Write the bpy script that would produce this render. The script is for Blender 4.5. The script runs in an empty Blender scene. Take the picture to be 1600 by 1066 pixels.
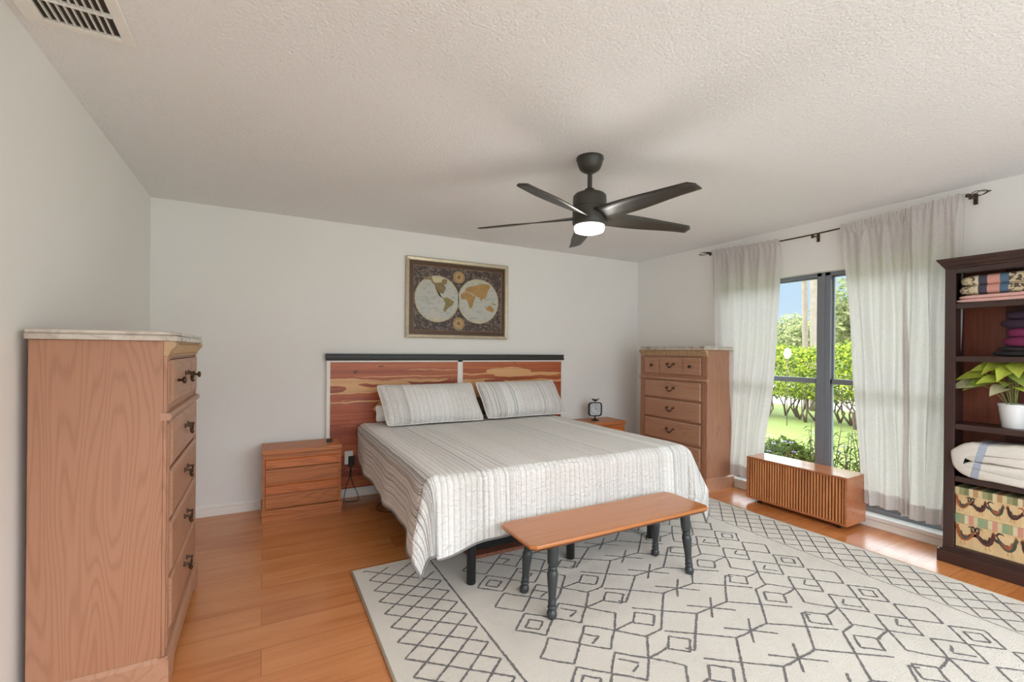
import bpy, math, random
from math import sin, cos, pi, radians, sqrt, exp, atan2
import numpy as np
from mathutils import Vector, Matrix, noise
random.seed(7)
SC = bpy.context.scene
COL = SC.collection

# ------------------------------------------------------------ camera
cd = bpy.data.cameras.new('camera'); cam = bpy.data.objects.new('camera', cd); COL.objects.link(cam)
cd.sensor_width = 36; cd.lens = 16.05; cd.shift_y = 0.00973; cd.clip_start = 0.05; cd.clip_end = 200
yaw = 0.497709; roll = 0.009285
Fv = Vector((sin(yaw), cos(yaw), 0)); Rv = Vector((cos(yaw), -sin(yaw), 0)); Uv = Vector((0, 0, 1))
R2 = Rv*cos(roll) + Uv*sin(roll); U2 = Uv*cos(roll) - Rv*sin(roll)
m = Matrix((R2, U2, -Fv)).transposed().to_4x4(); m.translation = Vector((0, 0, 1.31887)); cam.matrix_world = m
SC.camera = cam

# ------------------------------------------------------------ world and light
w = bpy.data.worlds.new('world'); SC.world = w; w.use_nodes = True
nt = w.node_tree; nt.nodes.clear()
tc = nt.nodes.new('ShaderNodeTexCoord'); sep = nt.nodes.new('ShaderNodeSeparateXYZ'); rp = nt.nodes.new('ShaderNodeValToRGB')
nz = nt.nodes.new('ShaderNodeTexNoise'); nz.inputs['Scale'].default_value = 3
bg = nt.nodes.new('ShaderNodeBackground'); wo = nt.nodes.new('ShaderNodeOutputWorld')
nt.links.new(tc.outputs['Generated'], sep.inputs[0]); nt.links.new(sep.outputs['Z'], rp.inputs[0])
e = rp.color_ramp.elements
e[0].position = 0.0; e[0].color = (.13, .15, .16, 1); e[1].position = 1; e[1].color = (.80, .90, 1, 1)
for pos, c in ((0.02, (.095, .112, .13, 1)), (0.10, (.082, .106, .135, 1)), (0.155, (.085, .111, .140, 1)), (0.24, (.88, .94, 1, 1))):
    q = rp.color_ramp.elements.new(pos); q.color = c
nt.links.new(rp.outputs[0], bg.inputs[0]); nt.links.new(bg.outputs[0], wo.inputs[0]); bg.inputs[1].default_value = 6.0

def light(name, kind, loc, energy, color=(1, 1, 1), rot=None, size=None, target=None):
    l = bpy.data.lights.new(name, kind); o = bpy.data.objects.new(name, l); COL.objects.link(o); o.location = loc
    l.energy = energy; l.color = color
    if size:
        if kind == 'AREA': l.shape = 'RECTANGLE'; l.size, l.size_y = size
        else: l.shadow_soft_size = size
    if target is not None:
        o.rotation_euler = (Vector(target)-Vector(loc)).to_track_quat('-Z', 'Y').to_euler()
    return o
light('sun', 'SUN', (0, 0, 8), 2.0, (1, .94, .84), target=(.55, -.22, 7.2)).data.angle = .01
# added fill lamp, shining through a made-up opening behind the camera
light('rear_fill', 'AREA', (1.7, -1.7, 1.35), 31, (.90, .95, 1), size=(4.2, 2.1), target=(1.7, 3, 1.65))
# daylight through the big garden window
pw = light('window_daylight', 'AREA', (4.32, 2.14, 1.05), 1, size=(1.9, 1.9), target=(0, 2.14, 1.05))
pw.data.cycles.is_portal = True
light('fan_lamp', 'POINT', (1.649, 2.111, 1.955), 6, (1, .97, .93), size=.06)
VS = SC.view_settings; VS.view_transform = 'Standard'; VS.look = 'None'; VS.exposure = 0.36; VS.gamma = 1
SC.cycles.max_bounces = 10; SC.cycles.diffuse_bounces = 6; SC.cycles.transparent_max_bounces = 12

# ------------------------------------------------------------ shader helpers
def S(r, g, b):
    f = lambda c: (c/255/12.92) if c/255 <= .04045 else ((c/255+.055)/1.055)**2.4
    return (f(r), f(g), f(b), 1)
class NT:
    def __init__(s, name):
        s.m = bpy.data.materials.new(name); s.m.use_nodes = True; s.t = s.m.node_tree
        s.b = s.t.nodes['Principled BSDF']; s.out = s.t.nodes['Material Output']
    def n(s, ty, ins=None, **kw):
        x = s.t.nodes.new(ty)
        for k, v in kw.items(): setattr(x, k, v)
        for k, v in (ins or {}).items(): s.set(x.inputs[k], v)
        return x
    def set(s, sock, v):
        if hasattr(v, 'is_linked'): s.t.links.new(v, sock)
        else: sock.default_value = v
    def math(s, op, a, b=0, c=None):
        x = s.n('ShaderNodeMath', operation=op); s.set(x.inputs[0], a); s.set(x.inputs[1], b)
        if c is not None: s.set(x.inputs[2], c)
        return x.outputs[0]
    def mix(s, f, a, b, blend='MIX'):
        x = s.n('ShaderNodeMix', data_type='RGBA', blend_type=blend); s.set(x.inputs[0], f); s.set(x.inputs[6], a); s.set(x.inputs[7], b)
        return x.outputs[2]
    def coord(s, scale=(1, 1, 1), kind='Object', loc=(0, 0, 0)):
        t = s.n('ShaderNodeTexCoord'); mp = s.n('ShaderNodeMapping'); mp.inputs['Scale'].default_value = scale; mp.inputs['Location'].default_value = loc
        s.t.links.new(t.outputs[kind], mp.inputs[0]); return mp.outputs[0]
    def noise(s, vec, scale, detail=3, dist=0, rough=.5):
        x = s.n('ShaderNodeTexNoise'); s.set(x.inputs['Vector'], vec); x.inputs['Scale'].default_value = scale
        x.inputs['Detail'].default_value = detail; x.inputs['Distortion'].default_value = dist; x.inputs['Roughness'].default_value = rough
        return x.outputs['Fac']
    def ramp(s, f, stops, interp='LINEAR'):
        x = s.n('ShaderNodeValToRGB'); s.set(x.inputs[0], f); cr = x.color_ramp; cr.interpolation = interp
        cr.elements[0].position, cr.elements[0].color = stops[0]; cr.elements[1].position, cr.elements[1].color = stops[-1]
        for p_, c_ in stops[1:-1]: q = cr.elements.new(p_); q.color = c_
        return x.outputs[0]
    def bump(s, h, strength=.3, dist=.01):
        x = s.n('ShaderNodeBump'); s.set(x.inputs['Height'], h); x.inputs['Strength'].default_value = strength; x.inputs['Distance'].default_value = dist
        s.t.links.new(x.outputs[0], s.b.inputs['Normal'])
    def fin(s, col, rough=.5, metal=0, **kw):
        s.set(s.b.inputs['Base Color'], col); s.set(s.b.inputs['Roughness'], rough); s.b.inputs['Metallic'].default_value = metal
        for k, v in kw.items(): s.set(s.b.inputs[k], v)
        return s.m
def plain(name, c, rough=.5, metal=0, var=.06, scale=12, bump=0, bscale=60, **kw):
    t = NT(name); v = t.coord(); n = t.noise(v, scale)
    c2 = tuple(x*(1-var*2) for x in c[:3])+(1,); c1 = tuple(min(1, x*(1+var)) for x in c[:3])+(1,)
    if bump: t.bump(t.noise(v, bscale, 2), bump, .004)
    return t.fin(t.mix(n, c2, c1), rough, metal, **kw)
def wood(name, c1, c2, axis='z', s=1, lines=26, rough=.45, fibre=.35, amt=.55, bumpa=.05):
    t = NT(name); k = {'x': (.09, 1, 1), 'y': (1, .09, 1), 'z': (1, 1, .09)}[axis]
    v = t.coord(tuple(q*s for q in k)); n1 = t.noise(v, 3.2, 1.5)
    ring = t.math('SINE', t.math('MULTIPLY', n1, lines*2.6)); ring = t.math('MULTIPLY_ADD', ring, .5, .5); ring = t.math('POWER', ring, 3)
    k2 = {'x': (.02, 1, 1), 'y': (1, .02, 1), 'z': (1, 1, .02)}[axis]
    f = t.noise(t.coord(tuple(q*s for q in k2)), 150, 2); big = t.noise(v, 1.6, 2)
    fac = t.math('ADD', t.math('MULTIPLY', ring, amt*.55), t.math('MULTIPLY', f, fibre)); fac = t.math('ADD', fac, t.math('MULTIPLY_ADD', big, .5, -.25))
    t.bump(f, bumpa, .002)
    return t.fin(t.mix(fac, c1, c2), rough, **{'Specular IOR Level': .85 if rough < .22 else .5})

M = {}
def wallmat():
    t = NT('wall_paint'); v = t.coord(); n = t.noise(v, 1.3, 2)
    t.bump(t.noise(v, 90, 2), .06, .002)
    return t.fin(t.mix(n, S(232, 231, 227), S(238, 237, 233)), .75)
M['wall'] = wallmat()
def ceilmat():
    t = NT('popcorn_ceiling'); v = t.coord(); a = t.noise(v, 120, 3, 0, .65)
    vo = t.n('ShaderNodeTexVoronoi', {'Vector': v, 'Scale': 75.0}); h = t.math('ADD', a, t.math('MULTIPLY', vo.outputs['Distance'], -.6))
    t.bump(h, .6, .007)
    patch = t.noise(v, .8, 2); sp = t.noise(v, 75, 2)
    spk = t.math('MULTIPLY', t.math('GREATER_THAN', sp, .66), t.math('GREATER_THAN', patch, .52))
    return t.fin(t.mix(t.math('MULTIPLY', spk, .30), S(236, 236, 235), S(168, 166, 164)), .95)
M['ceiling'] = ceilmat()
def floormat():
    t = NT('laminate_floor'); v = t.coord()
    br = t.n('ShaderNodeTexBrick', {'Vector': v, 'Scale': 1.0, 'Mortar Size': .0018, 'Mortar Smooth': .3, 'Brick Width': 1.25, 'Row Height': .19, 'Color1': (0, 0, 0, 1), 'Color2': (1, 1, 1, 1), 'Mortar': (.5, .5, .5, 1)})
    br.offset = .37
    t.t.nodes[-1]
    tone = t.n('ShaderNodeSeparateColor', {0: br.outputs['Color']}).outputs[0]
    off = t.n('ShaderNodeCombineXYZ', {0: t.math('MULTIPLY', tone, 9.0), 1: t.math('MULTIPLY', tone, 3.0)})
    va = t.n('ShaderNodeVectorMath', operation='ADD'); t.t.links.new(t.coord((.12, 1, 1)), va.inputs[0]); t.t.links.new(off.outputs[0], va.inputs[1])
    n1 = t.noise(va.outputs[0], 9, 3, .6); f = t.noise(t.coord((.05, 1, 1)), 70, 3)
    big = t.noise(t.coord((.4, 1, 1)), 3.5, 2)
    fac = t.math('ADD', t.math('MULTIPLY', n1, .55), t.math('MULTIPLY', f, .35)); fac = t.math('ADD', fac, t.math('MULTIPLY_ADD', tone, .22, -.11))
    fac = t.math('ADD', fac, t.math('MULTIPLY_ADD', big, .4, -.2))
    c = t.ramp(fac, [(.22, S(212, 142, 86)), (.45, S(198, 126, 70)), (.62, S(180, 108, 56)), (.85, S(144, 80, 38))])
    c = t.mix(t.math('MULTIPLY', br.outputs['Fac'], .5), c, S(90, 52, 28))
    t.bump(f, .04, .001)
    return t.fin(c, .25, 0, **{'Specular IOR Level': .75})
M['floor'] = floormat()
M['trim'] = plain('white_trim_paint', S(236, 233, 226), .4, var=.01)
M['sill'] = plain('marble_sill', S(236, 235, 232), .18, var=.03, scale=6)
M['frame'] = plain('window_aluminium', S(128, 133, 142), .4, 0, var=.04)
def glassmat(name='window_glass'):
    t = NT(name); g = t.n('ShaderNodeBsdfGlossy', {'Roughness': .0, 'Color': (1, 1, 1, 1)}); tr = t.n('ShaderNodeBsdfTransparent', {'Color': (.96, .98, .97, 1)})
    fr = t.n('ShaderNodeFresnel', {'IOR': 1.45}); mx = t.n('ShaderNodeMixShader'); t.t.links.new(t.math('MULTIPLY', fr.outputs[0], .7), mx.inputs[0])
    t.t.links.new(tr.outputs[0], mx.inputs[1]); t.t.links.new(g.outputs[0], mx.inputs[2]); t.t.links.new(mx.outputs[0], t.out.inputs[0]); return t.m
M['glass'] = glassmat()
M['oak_z'] = wood('pickled_oak', S(180, 132, 104), S(138, 92, 66), 'z', 2.1, 62, .42, .40, .5)
M['oak_x'] = wood('pickled_oak_drawer', S(188, 144, 116), S(148, 102, 78), 'x', 1.8, 50, .42, .35, .5)
M['oak_pale'] = wood('carved_pale_oak', S(198, 166, 128), S(150, 116, 80), 'x', 1, 14, .45, .3, .4)
def marblemat():
    t = NT('beige_marble'); v = t.coord(); n = t.noise(v, 9, 5, 1.6); n2 = t.noise(v, 28, 4, .5)
    return t.fin(t.mix(t.math('MULTIPLY', n2, .5), t.ramp(n, [(.3, S(150, 134, 118)), (.5, S(206, 196, 184)), (.75, S(224, 216, 206))]), S(190, 176, 162)), .16)
M['marble'] = marblemat()
M['bronze'] = plain('dark_bronze', S(84, 68, 52), .38, .7, var=.2, scale=60)
M['honey_x'] = wood('honey_oak', S(198, 124, 72), S(122, 64, 30), 'x', 1.8, 80, .4, .45, .6)
M['honey_or'] = wood('honey_oak_bright', S(210, 120, 58), S(132, 64, 26), 'x', 2, 80, .38, .45, .6)
M['bench'] = wood('bench_maple', S(190, 118, 60), S(158, 88, 40), 'x', 1, 34, .2, .45, .4)
M['bench_edge'] = wood('bench_edge', S(120, 66, 34), S(84, 42, 22), 'x', 1, 10, .4, .3, .3)
M['teal'] = plain('charcoal_green_paint', S(52, 56, 56), .42, var=.08, scale=20)
M['blackmetal'] = plain('black_metal', S(34, 34, 34), .45, .3, var=.1)
M['fan'] = plain('fan_matte_bronze', S(60, 58, 52), .42, .1, var=.05)
M['walnut_z'] = wood('walnut_slats', S(214, 142, 86), S(140, 82, 42), 'z', 1.6, 16, .35, .35, .55)
M['walnut_x'] = wood('walnut_case', S(184, 116, 74), S(124, 70, 42), 'y', 1.4, 40, .14, .3, .4)
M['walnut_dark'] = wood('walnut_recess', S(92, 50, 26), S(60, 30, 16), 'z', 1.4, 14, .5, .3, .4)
M['espresso'] = wood('espresso_wood', S(64, 42, 37), S(42, 27, 25), 'z', 1, 12, .38, .3, .4)
def redback():
    t = NT('red_brown_backboard'); v = t.coord(); br = t.n('ShaderNodeSeparateXYZ', {0: v})
    pl_ = t.math('FLOOR', t.math('MULTIPLY', br.outputs[1], 8.5)); wn = t.n('ShaderNodeTexWhiteNoise', noise_dimensions='1D'); t.t.links.new(pl_, wn.inputs['W'])
    f = t.noise(t.coord((1, 1, .05)), 60, 3); fac = t.math('ADD', t.math('MULTIPLY', wn.outputs['Value'], .6), t.math('MULTIPLY', f, .4))
    return t.fin(t.ramp(fac, [(.15, S(66, 36, 28)), (.5, S(104, 52, 36)), (.85, S(140, 74, 50))]), .5)
M['redback'] = redback()
def linen():
    t = NT('linen_curtain'); v = t.coord(); fib = t.noise(t.coord((1, 1, .12)), 260, 2); fib2 = t.noise(t.coord((.15, .15, 1)), 260, 2)
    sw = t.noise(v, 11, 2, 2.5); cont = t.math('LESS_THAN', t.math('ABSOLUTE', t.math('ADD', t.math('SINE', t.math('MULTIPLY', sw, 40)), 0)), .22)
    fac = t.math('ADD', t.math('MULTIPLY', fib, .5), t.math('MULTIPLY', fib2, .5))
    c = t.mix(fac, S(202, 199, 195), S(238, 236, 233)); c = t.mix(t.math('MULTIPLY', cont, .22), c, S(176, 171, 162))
    d = t.n('ShaderNodeBsdfDiffuse'); tr = t.n('ShaderNodeBsdfTranslucent'); t.set(d.inputs[0], c); t.set(tr.inputs[0], t.mix(1.0, c, (1, .94, .96, 1), 'MULTIPLY'))
    mx = t.n('ShaderNodeMixShader', {0: .44}); t.t.links.new(d.outputs[0], mx.inputs[1]); t.t.links.new(tr.outputs[0], mx.inputs[2])
    tp = t.n('ShaderNodeBsdfTransparent'); m2 = t.n('ShaderNodeMixShader', {0: .025}); t.t.links.new(mx.outputs[0], m2.inputs[1]); t.t.links.new(tp.outputs[0], m2.inputs[2])
    t.t.links.new(m2.outputs[0], t.out.inputs[0]); return t.m
M['linen'] = linen()
def quiltmat(name, dens=1.0, dark=1.0, quilt=.034):
    t = NT(name); uv = t.n('ShaderNodeUVMap'); sp = t.n('ShaderNodeSeparateXYZ', {0: uv.outputs[0]}); u = sp.outputs[0]; v_ = sp.outputs[1]
    wob = t.noise(t.coord((1, 1, 1)), 12, 2)
    uu = t.math('ADD', u, t.math('MULTIPLY_ADD', wob, .004, -.002))
    def band(sc, thr, seed):
        c = t.n('ShaderNodeCombineXYZ', {0: t.math('MULTIPLY', uu, sc), 1: seed}); x = t.noise(c.outputs[0], 1, 0)
        return x
    lines = t.math('GREATER_THAN', band(95*dens, 0, 3.3), .60)
    fine = t.math('MULTIPLY', t.math('GREATER_THAN', band(210*dens, 0, 9.1), .60), .5)
    mask = t.ramp(band(7.5, 0, 5.7), [(.42, (.12, .12, .12, 1)), (.56, (1, 1, 1, 1))])
    tint = t.ramp(band(5.5, 0, 1.9), [(.40, (0, 0, 0, 1)), (.55, (1, 1, 1, 1))])
    weave = t.noise(t.coord((1, 1, 1)), 420, 1)
    base = t.mix(t.math('MULTIPLY', t.n('ShaderNodeSeparateColor', {0: tint}).outputs[0], .55), S(238, 236, 232), S(214, 210, 205))
    base = t.mix(t.math('MULTIPLY', weave, .12), base, S(180, 176, 170))
    side = t.n('ShaderNodeMapRange', {0: t.math('ABSOLUTE', t.math('SUBTRACT', u, 1.712)), 1: .42, 2: .80, 3: .32, 4: 1.0}).outputs[0]
    l = t.math('MULTIPLY', t.math('MULTIPLY', t.math('MAXIMUM', lines, fine), t.n('ShaderNodeSeparateColor', {0: mask}).outputs[0]), side)
    seam = t.math('MULTIPLY', t.math('LESS_THAN', t.math('ABSOLUTE', t.math('SINE', t.math('MULTIPLY', uu, pi/quilt))), .13), .44)
    l = t.math('MAXIMUM', l, seam)
    c = t.mix(t.math('MULTIPLY', l, .62*dark), base, S(96, 91, 92))
    q = t.math('ABSOLUTE', t.math('SINE', t.math('MULTIPLY', u, pi/quilt)))
    q = t.math('POWER', q, .5)
    cr = t.n('ShaderNodeCombineXYZ', {0: t.math('MULTIPLY', u, 24), 1: t.math('MULTIPLY', v_, 48)}); crn = t.noise(cr.outputs[0], 1, 3, .8)
    t.bump(t.math('ADD', t.math('MULTIPLY', q, .5), t.math('MULTIPLY', crn, 1.2)), .9, .012)
    return t.fin(c, .85, **{'Sheen Weight': .15})
M['quilt'] = quiltmat('striped_quilt')
M['sham'] = quiltmat('striped_sham', .8, .6, .045)
M['white_cloth'] = plain('white_cotton', S(236, 234, 230), .85, var=.03, scale=20, bump=.3, bscale=40)
def rugmat():
    t = NT('cream_rug_pile'); v = t.coord(); n = t.noise(v, 170, 3); n2 = t.noise(v, 2.2, 3); n3 = t.noise(v, 26, 3)
    t.bump(t.math('ADD', n, t.math('MULTIPLY', n3, .4)), .6, .006)
    return t.fin(t.mix(t.math('ADD', t.math('MULTIPLY', n, .4), t.math('MULTIPLY_ADD', n2, .7, -.1)), S(226, 219, 208), S(192, 184, 172)), .95, **{'Sheen Weight': .2})
M['rug'] = rugmat()
M['rugline'] = plain('charcoal_yarn', S(120, 116, 116), .95, var=.22, scale=120)
M['rugedge'] = plain('rug_binding', S(206, 194, 172), .9, var=.08, scale=60)
M['headblack'] = wood('black_stained_rail', S(58, 60, 56), S(30, 32, 30), 'x', 1.5, 20, .45, .5, .5)
def cedar(name, blobs, knots):
    t = NT(name); v = t.coord(); sp = t.n('ShaderNodeSeparateXYZ', {0: v})
    nA = t.noise(t.coord((2.2, 1, 5)), 1.6, 3); nB = t.noise(t.coord((2.6, 1, 5), loc=(7, 3, 1)), 1.6, 3)
    x = t.math('ADD', sp.outputs[0], t.math('MULTIPLY_ADD', nA, .30, -.15)); z = t.math('ADD', sp.outputs[2], t.math('MULTIPLY_ADD', nB, .05, -.025))
    def field(lst):
        acc = None
        for cx, cz, a, b in lst:
            dx = t.math('DIVIDE', t.math('SUBTRACT', x, cx), a); dz = t.math('DIVIDE', t.math('SUBTRACT', z, cz), b)
            f = t.math('SUBTRACT', 1.0, t.math('ADD', t.math('MULTIPLY', dx, dx), t.math('MULTIPLY', dz, dz)))
            acc = f if acc is None else t.math('MAXIMUM', acc, f)
        return acc
    sapf = field(blobs); kn = field(knots)
    mask = t.math('MULTIPLY', t.math('GREATER_THAN', sapf, 0), t.math('LESS_THAN', kn, 0))
    st = t.noise(t.coord((.5, 1, 11)), 2.4, 3, .3); fib = t.noise(t.coord((.03, 1, 1)), 90, 3); row = t.math('FLOOR', t.math('DIVIDE', sp.outputs[2], .094))
    wn = t.n('ShaderNodeTexWhiteNoise', noise_dimensions='1D'); t.t.links.new(row, wn.inputs['W'])
    small = t.math('GREATER_THAN', t.noise(t.coord((1.5, 1, 22)), 2.6, 2), .70)
    fac = t.math('ADD', t.math('MULTIPLY', st, .5), t.math('MULTIPLY', fib, .35)); fac = t.math('ADD', fac, t.math('MULTIPLY_ADD', wn.outputs['Value'], .3, -.12))
    heart = t.ramp(fac, [(.2, S(196, 112, 66)), (.45, S(170, 84, 46)), (.6, S(140, 62, 34)), (.8, S(96, 40, 24))])
    kk = t.math('GREATER_THAN', t.noise(t.coord((3, 1, 6)), 3.4, 2), .735); heart = t.mix(t.math('MULTIPLY', kk, .75), heart, S(58, 24, 18))
    sap = t.mix(fib, S(232, 186, 132), S(206, 146, 92))
    c = t.mix(t.math('MAXIMUM', mask, t.math('MULTIPLY', small, .6)), heart, sap)
    fr = t.math('FRACT', t.math('DIVIDE', sp.outputs[2], .094)); gap = t.math('LESS_THAN', fr, .03)
    return t.fin(t.mix(t.math('MULTIPLY', gap, .6), c, S(50, 20, 14)), .4)
M['cedar_left'] = cedar('cedar_planks', [(.62, .995, .62, .062), (.60, .948, .40, .03), (1.2, 1.075, .5, .004), (.75, .852, .55, .007), (1.02, .80, .16, .055), (1.5, 1.13, .35, .005), (1.3, 1.035, .3, .015)], [(.86, 1.0, .10, .016), (.53, .958, .10, .030)])
M['cedar_right'] = cedar('cedar_planks_pale', [(2.28, 1.105, .26, .040), (2.3, 1.085, 1.2, .009), (2.5, 1.07, .4, .018), (1.95, .985, .40, .050), (2.5, 1.0, .7, .012), (2.1, .93, .5, .018), (1.9, .9, .2, .03)], [(2.1, 1.01, .13, .018), (2.55, 1.035, .1, .014), (2.08, .955, .06, .008)])

# ------------------------------------------------------------ mesh helpers
class MB:
    def __init__(s): s.v = []; s.f = []; s.mi = []; s.uv = None
    def add(s, vs, fs, mi=0):
        o = len(s.v); s.v += [tuple(x) for x in vs]; s.f += [tuple(i+o for i in f) for f in fs]; s.mi += [mi]*len(fs); return s
    def box(s, x0, x1, y0, y1, z0, z1, mi=0):
        vs = [(x, y, z) for z in (z0, z1) for y in (y0, y1) for x in (x0, x1)]
        return s.add(vs, [(0, 2, 3, 1), (4, 5, 7, 6), (0, 1, 5, 4), (2, 6, 7, 3), (0, 4, 6, 2), (1, 3, 7, 5)], mi)
    def prism(s, poly, axis, a0, a1, mi=0):
        n = len(poly)
        def P(u, v_, a): return {'x': (a, u, v_), 'y': (u, a, v_), 'z': (u, v_, a)}[axis]
        vs = [P(u, v_, a0) for u, v_ in poly]+[P(u, v_, a1) for u, v_ in poly]
        fs = [tuple(range(n))[::-1], tuple(range(n, 2*n))]+[(i, (i+1) % n, n+(i+1) % n, n+i) for i in range(n)]
        return s.add(vs, fs, mi)
    def lathe(s, prof, c=(0, 0, 0), n=24, mi=0, axis='z', start=0):
        vs = []; fs = []
        for r, h in prof:
            for k in range(n):
                a = 2*pi*k/n+start; x, y = r*cos(a), r*sin(a)
                q = {'z': (x, y, h), 'y': (x, h, y), 'x': (h, x, y)}[axis]
                vs.append((q[0]+c[0], q[1]+c[1], q[2]+c[2]))
        for j in range(len(prof)-1):
            for k in range(n):
                fs.append((j*n+k, j*n+(k+1) % n, (j+1)*n+(k+1) % n, (j+1)*n+k))
        fs.append(tuple(range(n))[::-1]); fs.append(tuple((len(prof)-1)*n+k for k in range(n)))
        return s.add(vs, fs, mi)
    def tube(s, pts, r, n=8, mi=0, cap=True):
        pts = [Vector(p_) for p_ in pts]; rs = r if isinstance(r, (list, tuple)) else [r]*len(pts)
        vs = []; fs = []; prev = None
        for i, p_ in enumerate(pts):
            d = (pts[min(i+1, len(pts)-1)]-pts[max(i-1, 0)])
            if d.length < 1e-9: d = Vector((0, 0, 1))
            d.normalize()
            if prev is None:
                up = Vector((0, 0, 1)) if abs(d.z) < .9 else Vector((1, 0, 0)); a = d.cross(up).normalized()
            else: a = (prev-d*prev.dot(d)).normalized()
            prev = a; b = d.cross(a)
            for k in range(n):
                t = 2*pi*k/n; vs.append(p_+a*rs[i]*cos(t)+b*rs[i]*sin(t))
        for i in range(len(pts)-1):
            for k in range(n): fs.append((i*n+k, i*n+(k+1) % n, (i+1)*n+(k+1) % n, (i+1)*n+k))
        if cap: fs.append(tuple(range(n))[::-1]); fs.append(tuple((len(pts)-1)*n+k for k in range(n)))
        return s.add(vs, fs, mi)
    def grid(s, fn, nu, nv, mi=0, closeu=False):
        vs = [fn(i/nu, j/nv) for j in range(nv+1) for i in range(nu+1)]
        fs = [(j*(nu+1)+i, j*(nu+1)+i+1, (j+1)*(nu+1)+i+1, (j+1)*(nu+1)+i) for j in range(nv) for i in range(nu)]
        return s.add(vs, fs, mi)
    def build(s, name, mats, parent=None, smooth=False, bevel=0, seg=2, loc=None, solid=0, label=None):
        me = bpy.data.meshes.new(name); me.from_pydata([tuple(v) for v in s.v], [], s.f)
        if not isinstance(mats, (list, tuple)): mats = [mats]
        for q in mats: me.materials.append(M[q] if isinstance(q, str) else q)
        if len(mats) > 1: me.polygons.foreach_set('material_index', s.mi)
        if s.uv is not None:
            l = me.uv_layers.new(name='UVMap'); vi = np.zeros(len(me.loops), dtype=np.int32); me.loops.foreach_get('vertex_index', vi)
            l.data.foreach_set('uv', np.array(s.uv, dtype=np.float32)[vi].ravel())
        if smooth is True: me.polygons.foreach_set('use_smooth', [True]*len(me.polygons))
        me.update()
        o = bpy.data.objects.new(name, me); COL.objects.link(o)
        if smooth == 'auto':
            me.polygons.foreach_set('use_smooth', [True]*len(me.polygons)); me.set_sharp_from_angle(angle=radians(38))
        if parent is not None: o.parent = parent
        if loc: o.location = loc
        if solid: md = o.modifiers.new('solid', 'SOLIDIFY'); md.thickness = solid; md.offset = 0
        if bevel:
            md = o.modifiers.new('bevel', 'BEVEL'); md.width = bevel; md.segments = seg; md.limit_method = 'ANGLE'; md.angle_limit = radians(40)
        if label: o['label'] = label
        return o
def tag(o, label, cat, group=None, kind=None):
    o['label'] = label; o['category'] = cat
    if group: o['group'] = group
    if kind: o['kind'] = kind
    return o
def thing(name, label, cat, loc=(0, 0, 0), rz=0, group=None):
    o = bpy.data.objects.new(name, None); COL.objects.link(o); o.location = loc; o.rotation_euler = (0, 0, rz); o.empty_display_size = .1
    return tag(o, label, cat, group)
def struct(o): o['kind'] = 'structure'; return o

# ------------------------------------------------------------ room
L, RX, BY, FY, H = -.75, 4.107, 4.278, -1.5, 2.44
WY0, WY1, WZ0, WZ1 = 1.245, 3.10, .085, 2.012
T = .18
struct(MB().box(L-T, RX+T, FY-T, BY+T, -.12, 0).build('floor', 'floor'))
struct(MB().box(L-T, RX+T, FY-T, BY+T, H, H+.12).build('ceiling', 'ceiling'))
struct(MB().box(L-T, L, FY-T, BY+T, 0, H).build('wall_left', 'wall'))
struct(MB().box(L, RX, BY, BY+T, 0, H).build('wall_back', 'wall'))
struct(MB().box(RX, RX+T, FY-T, WY0, 0, H).box(RX, RX+T, WY1, BY+T, 0, H).box(RX, RX+T, WY0, WY1, WZ1, H).box(RX, RX+T, WY0, WY1, 0, WZ0-.03).build('wall_right', 'wall'))
struct(MB().box(L, -.5, FY-T, FY, 0, H).box(3.9, RX, FY-T, FY, 0, H).box(-.5, 3.9, FY-T, FY, 2.3, H).build('wall_front', 'wall'))  # unseen wall; its wide opening is added to let the fill lamp in
struct(MB().box(RX-.018, RX+.11, WY0-.012, WY1+.012, WZ0-.03, WZ0).build('trim_1', 'sill', bevel=.003))
def baseboard(name, poly_axis, pts):
    pass
prof = [(0, 0), (.014, 0), (.014, .012), (.011, .06), (.014, .066), (.012, .076), (.005, .083), (0, .083)]
struct(MB().prism([(BY-d, z) for d, z in prof], 'x', L, RX).build('baseboard_back', 'trim'))
struct(MB().prism([(L+d, z) for d, z in prof], 'y', FY, BY).build('baseboard_left', 'trim'))
for i, (a, b) in enumerate(((FY, WY0), (WY1, BY))):
    pass
rprof = [(0, 0), (.016, 0), (.016, .010), (.012, .014), (.012, .050), (0, .054)]
struct(MB().prism([(RX-d, z) for d, z in rprof], 'y', FY, BY-.015).build('baseboard_right', 'trim'))

def window(n, y0, y1):
    # frame of one single-hung unit, x is depth (outside is +x)
    xa, xb = RX+.085, RX+.15
    z0, z1, zr = WZ0, WZ1, 1.085
    f = MB(); fw = .042
    f.box(xa, xb, y0, y0+fw, z0, z1).box(xa, xb, y1-fw, y1, z0, z1).box(xa, xb, y0, y1, z1-.03, z1).box(xa, xb, y0, y1, z0, z0+.035)
    o = struct(f.build('window_%d' % n, 'frame', bevel=.002))
    s = MB(); xc, xd = RX+.10, RX+.128
    a, b = y0+fw-.004, y1-fw+.004
    for (q0, q1) in ((z0+.035, zr+.022), (zr-.022, z1-.03)):
        low = q0 < .5; xx, xy = (RX+.094, RX+.118) if low else (RX+.118, RX+.140)
        s.box(xx, xy, a, a+.016, q0, q1).box(xx, xy, b-.016, b, q0, q1).box(xx, xy, a, b, q0, q0+(.03 if low else .044)).box(xx, xy, a, b, q1-(.044 if low else .012), q1)
    s.build('sash', 'frame', o, bevel=.0015)
    g = MB(); g.box(RX+.104, RX+.108, a+.014, b-.014, z0+.06, zr-.018).box(RX+.127, RX+.131, a+.014, b-.014, zr+.018, z1-.04)
    g.build('pane', 'glass', o)
    return o
YM = 2.155
w1 = window(1, YM+.012, WY1); w2 = window(2, WY0, YM-.012)
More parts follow.
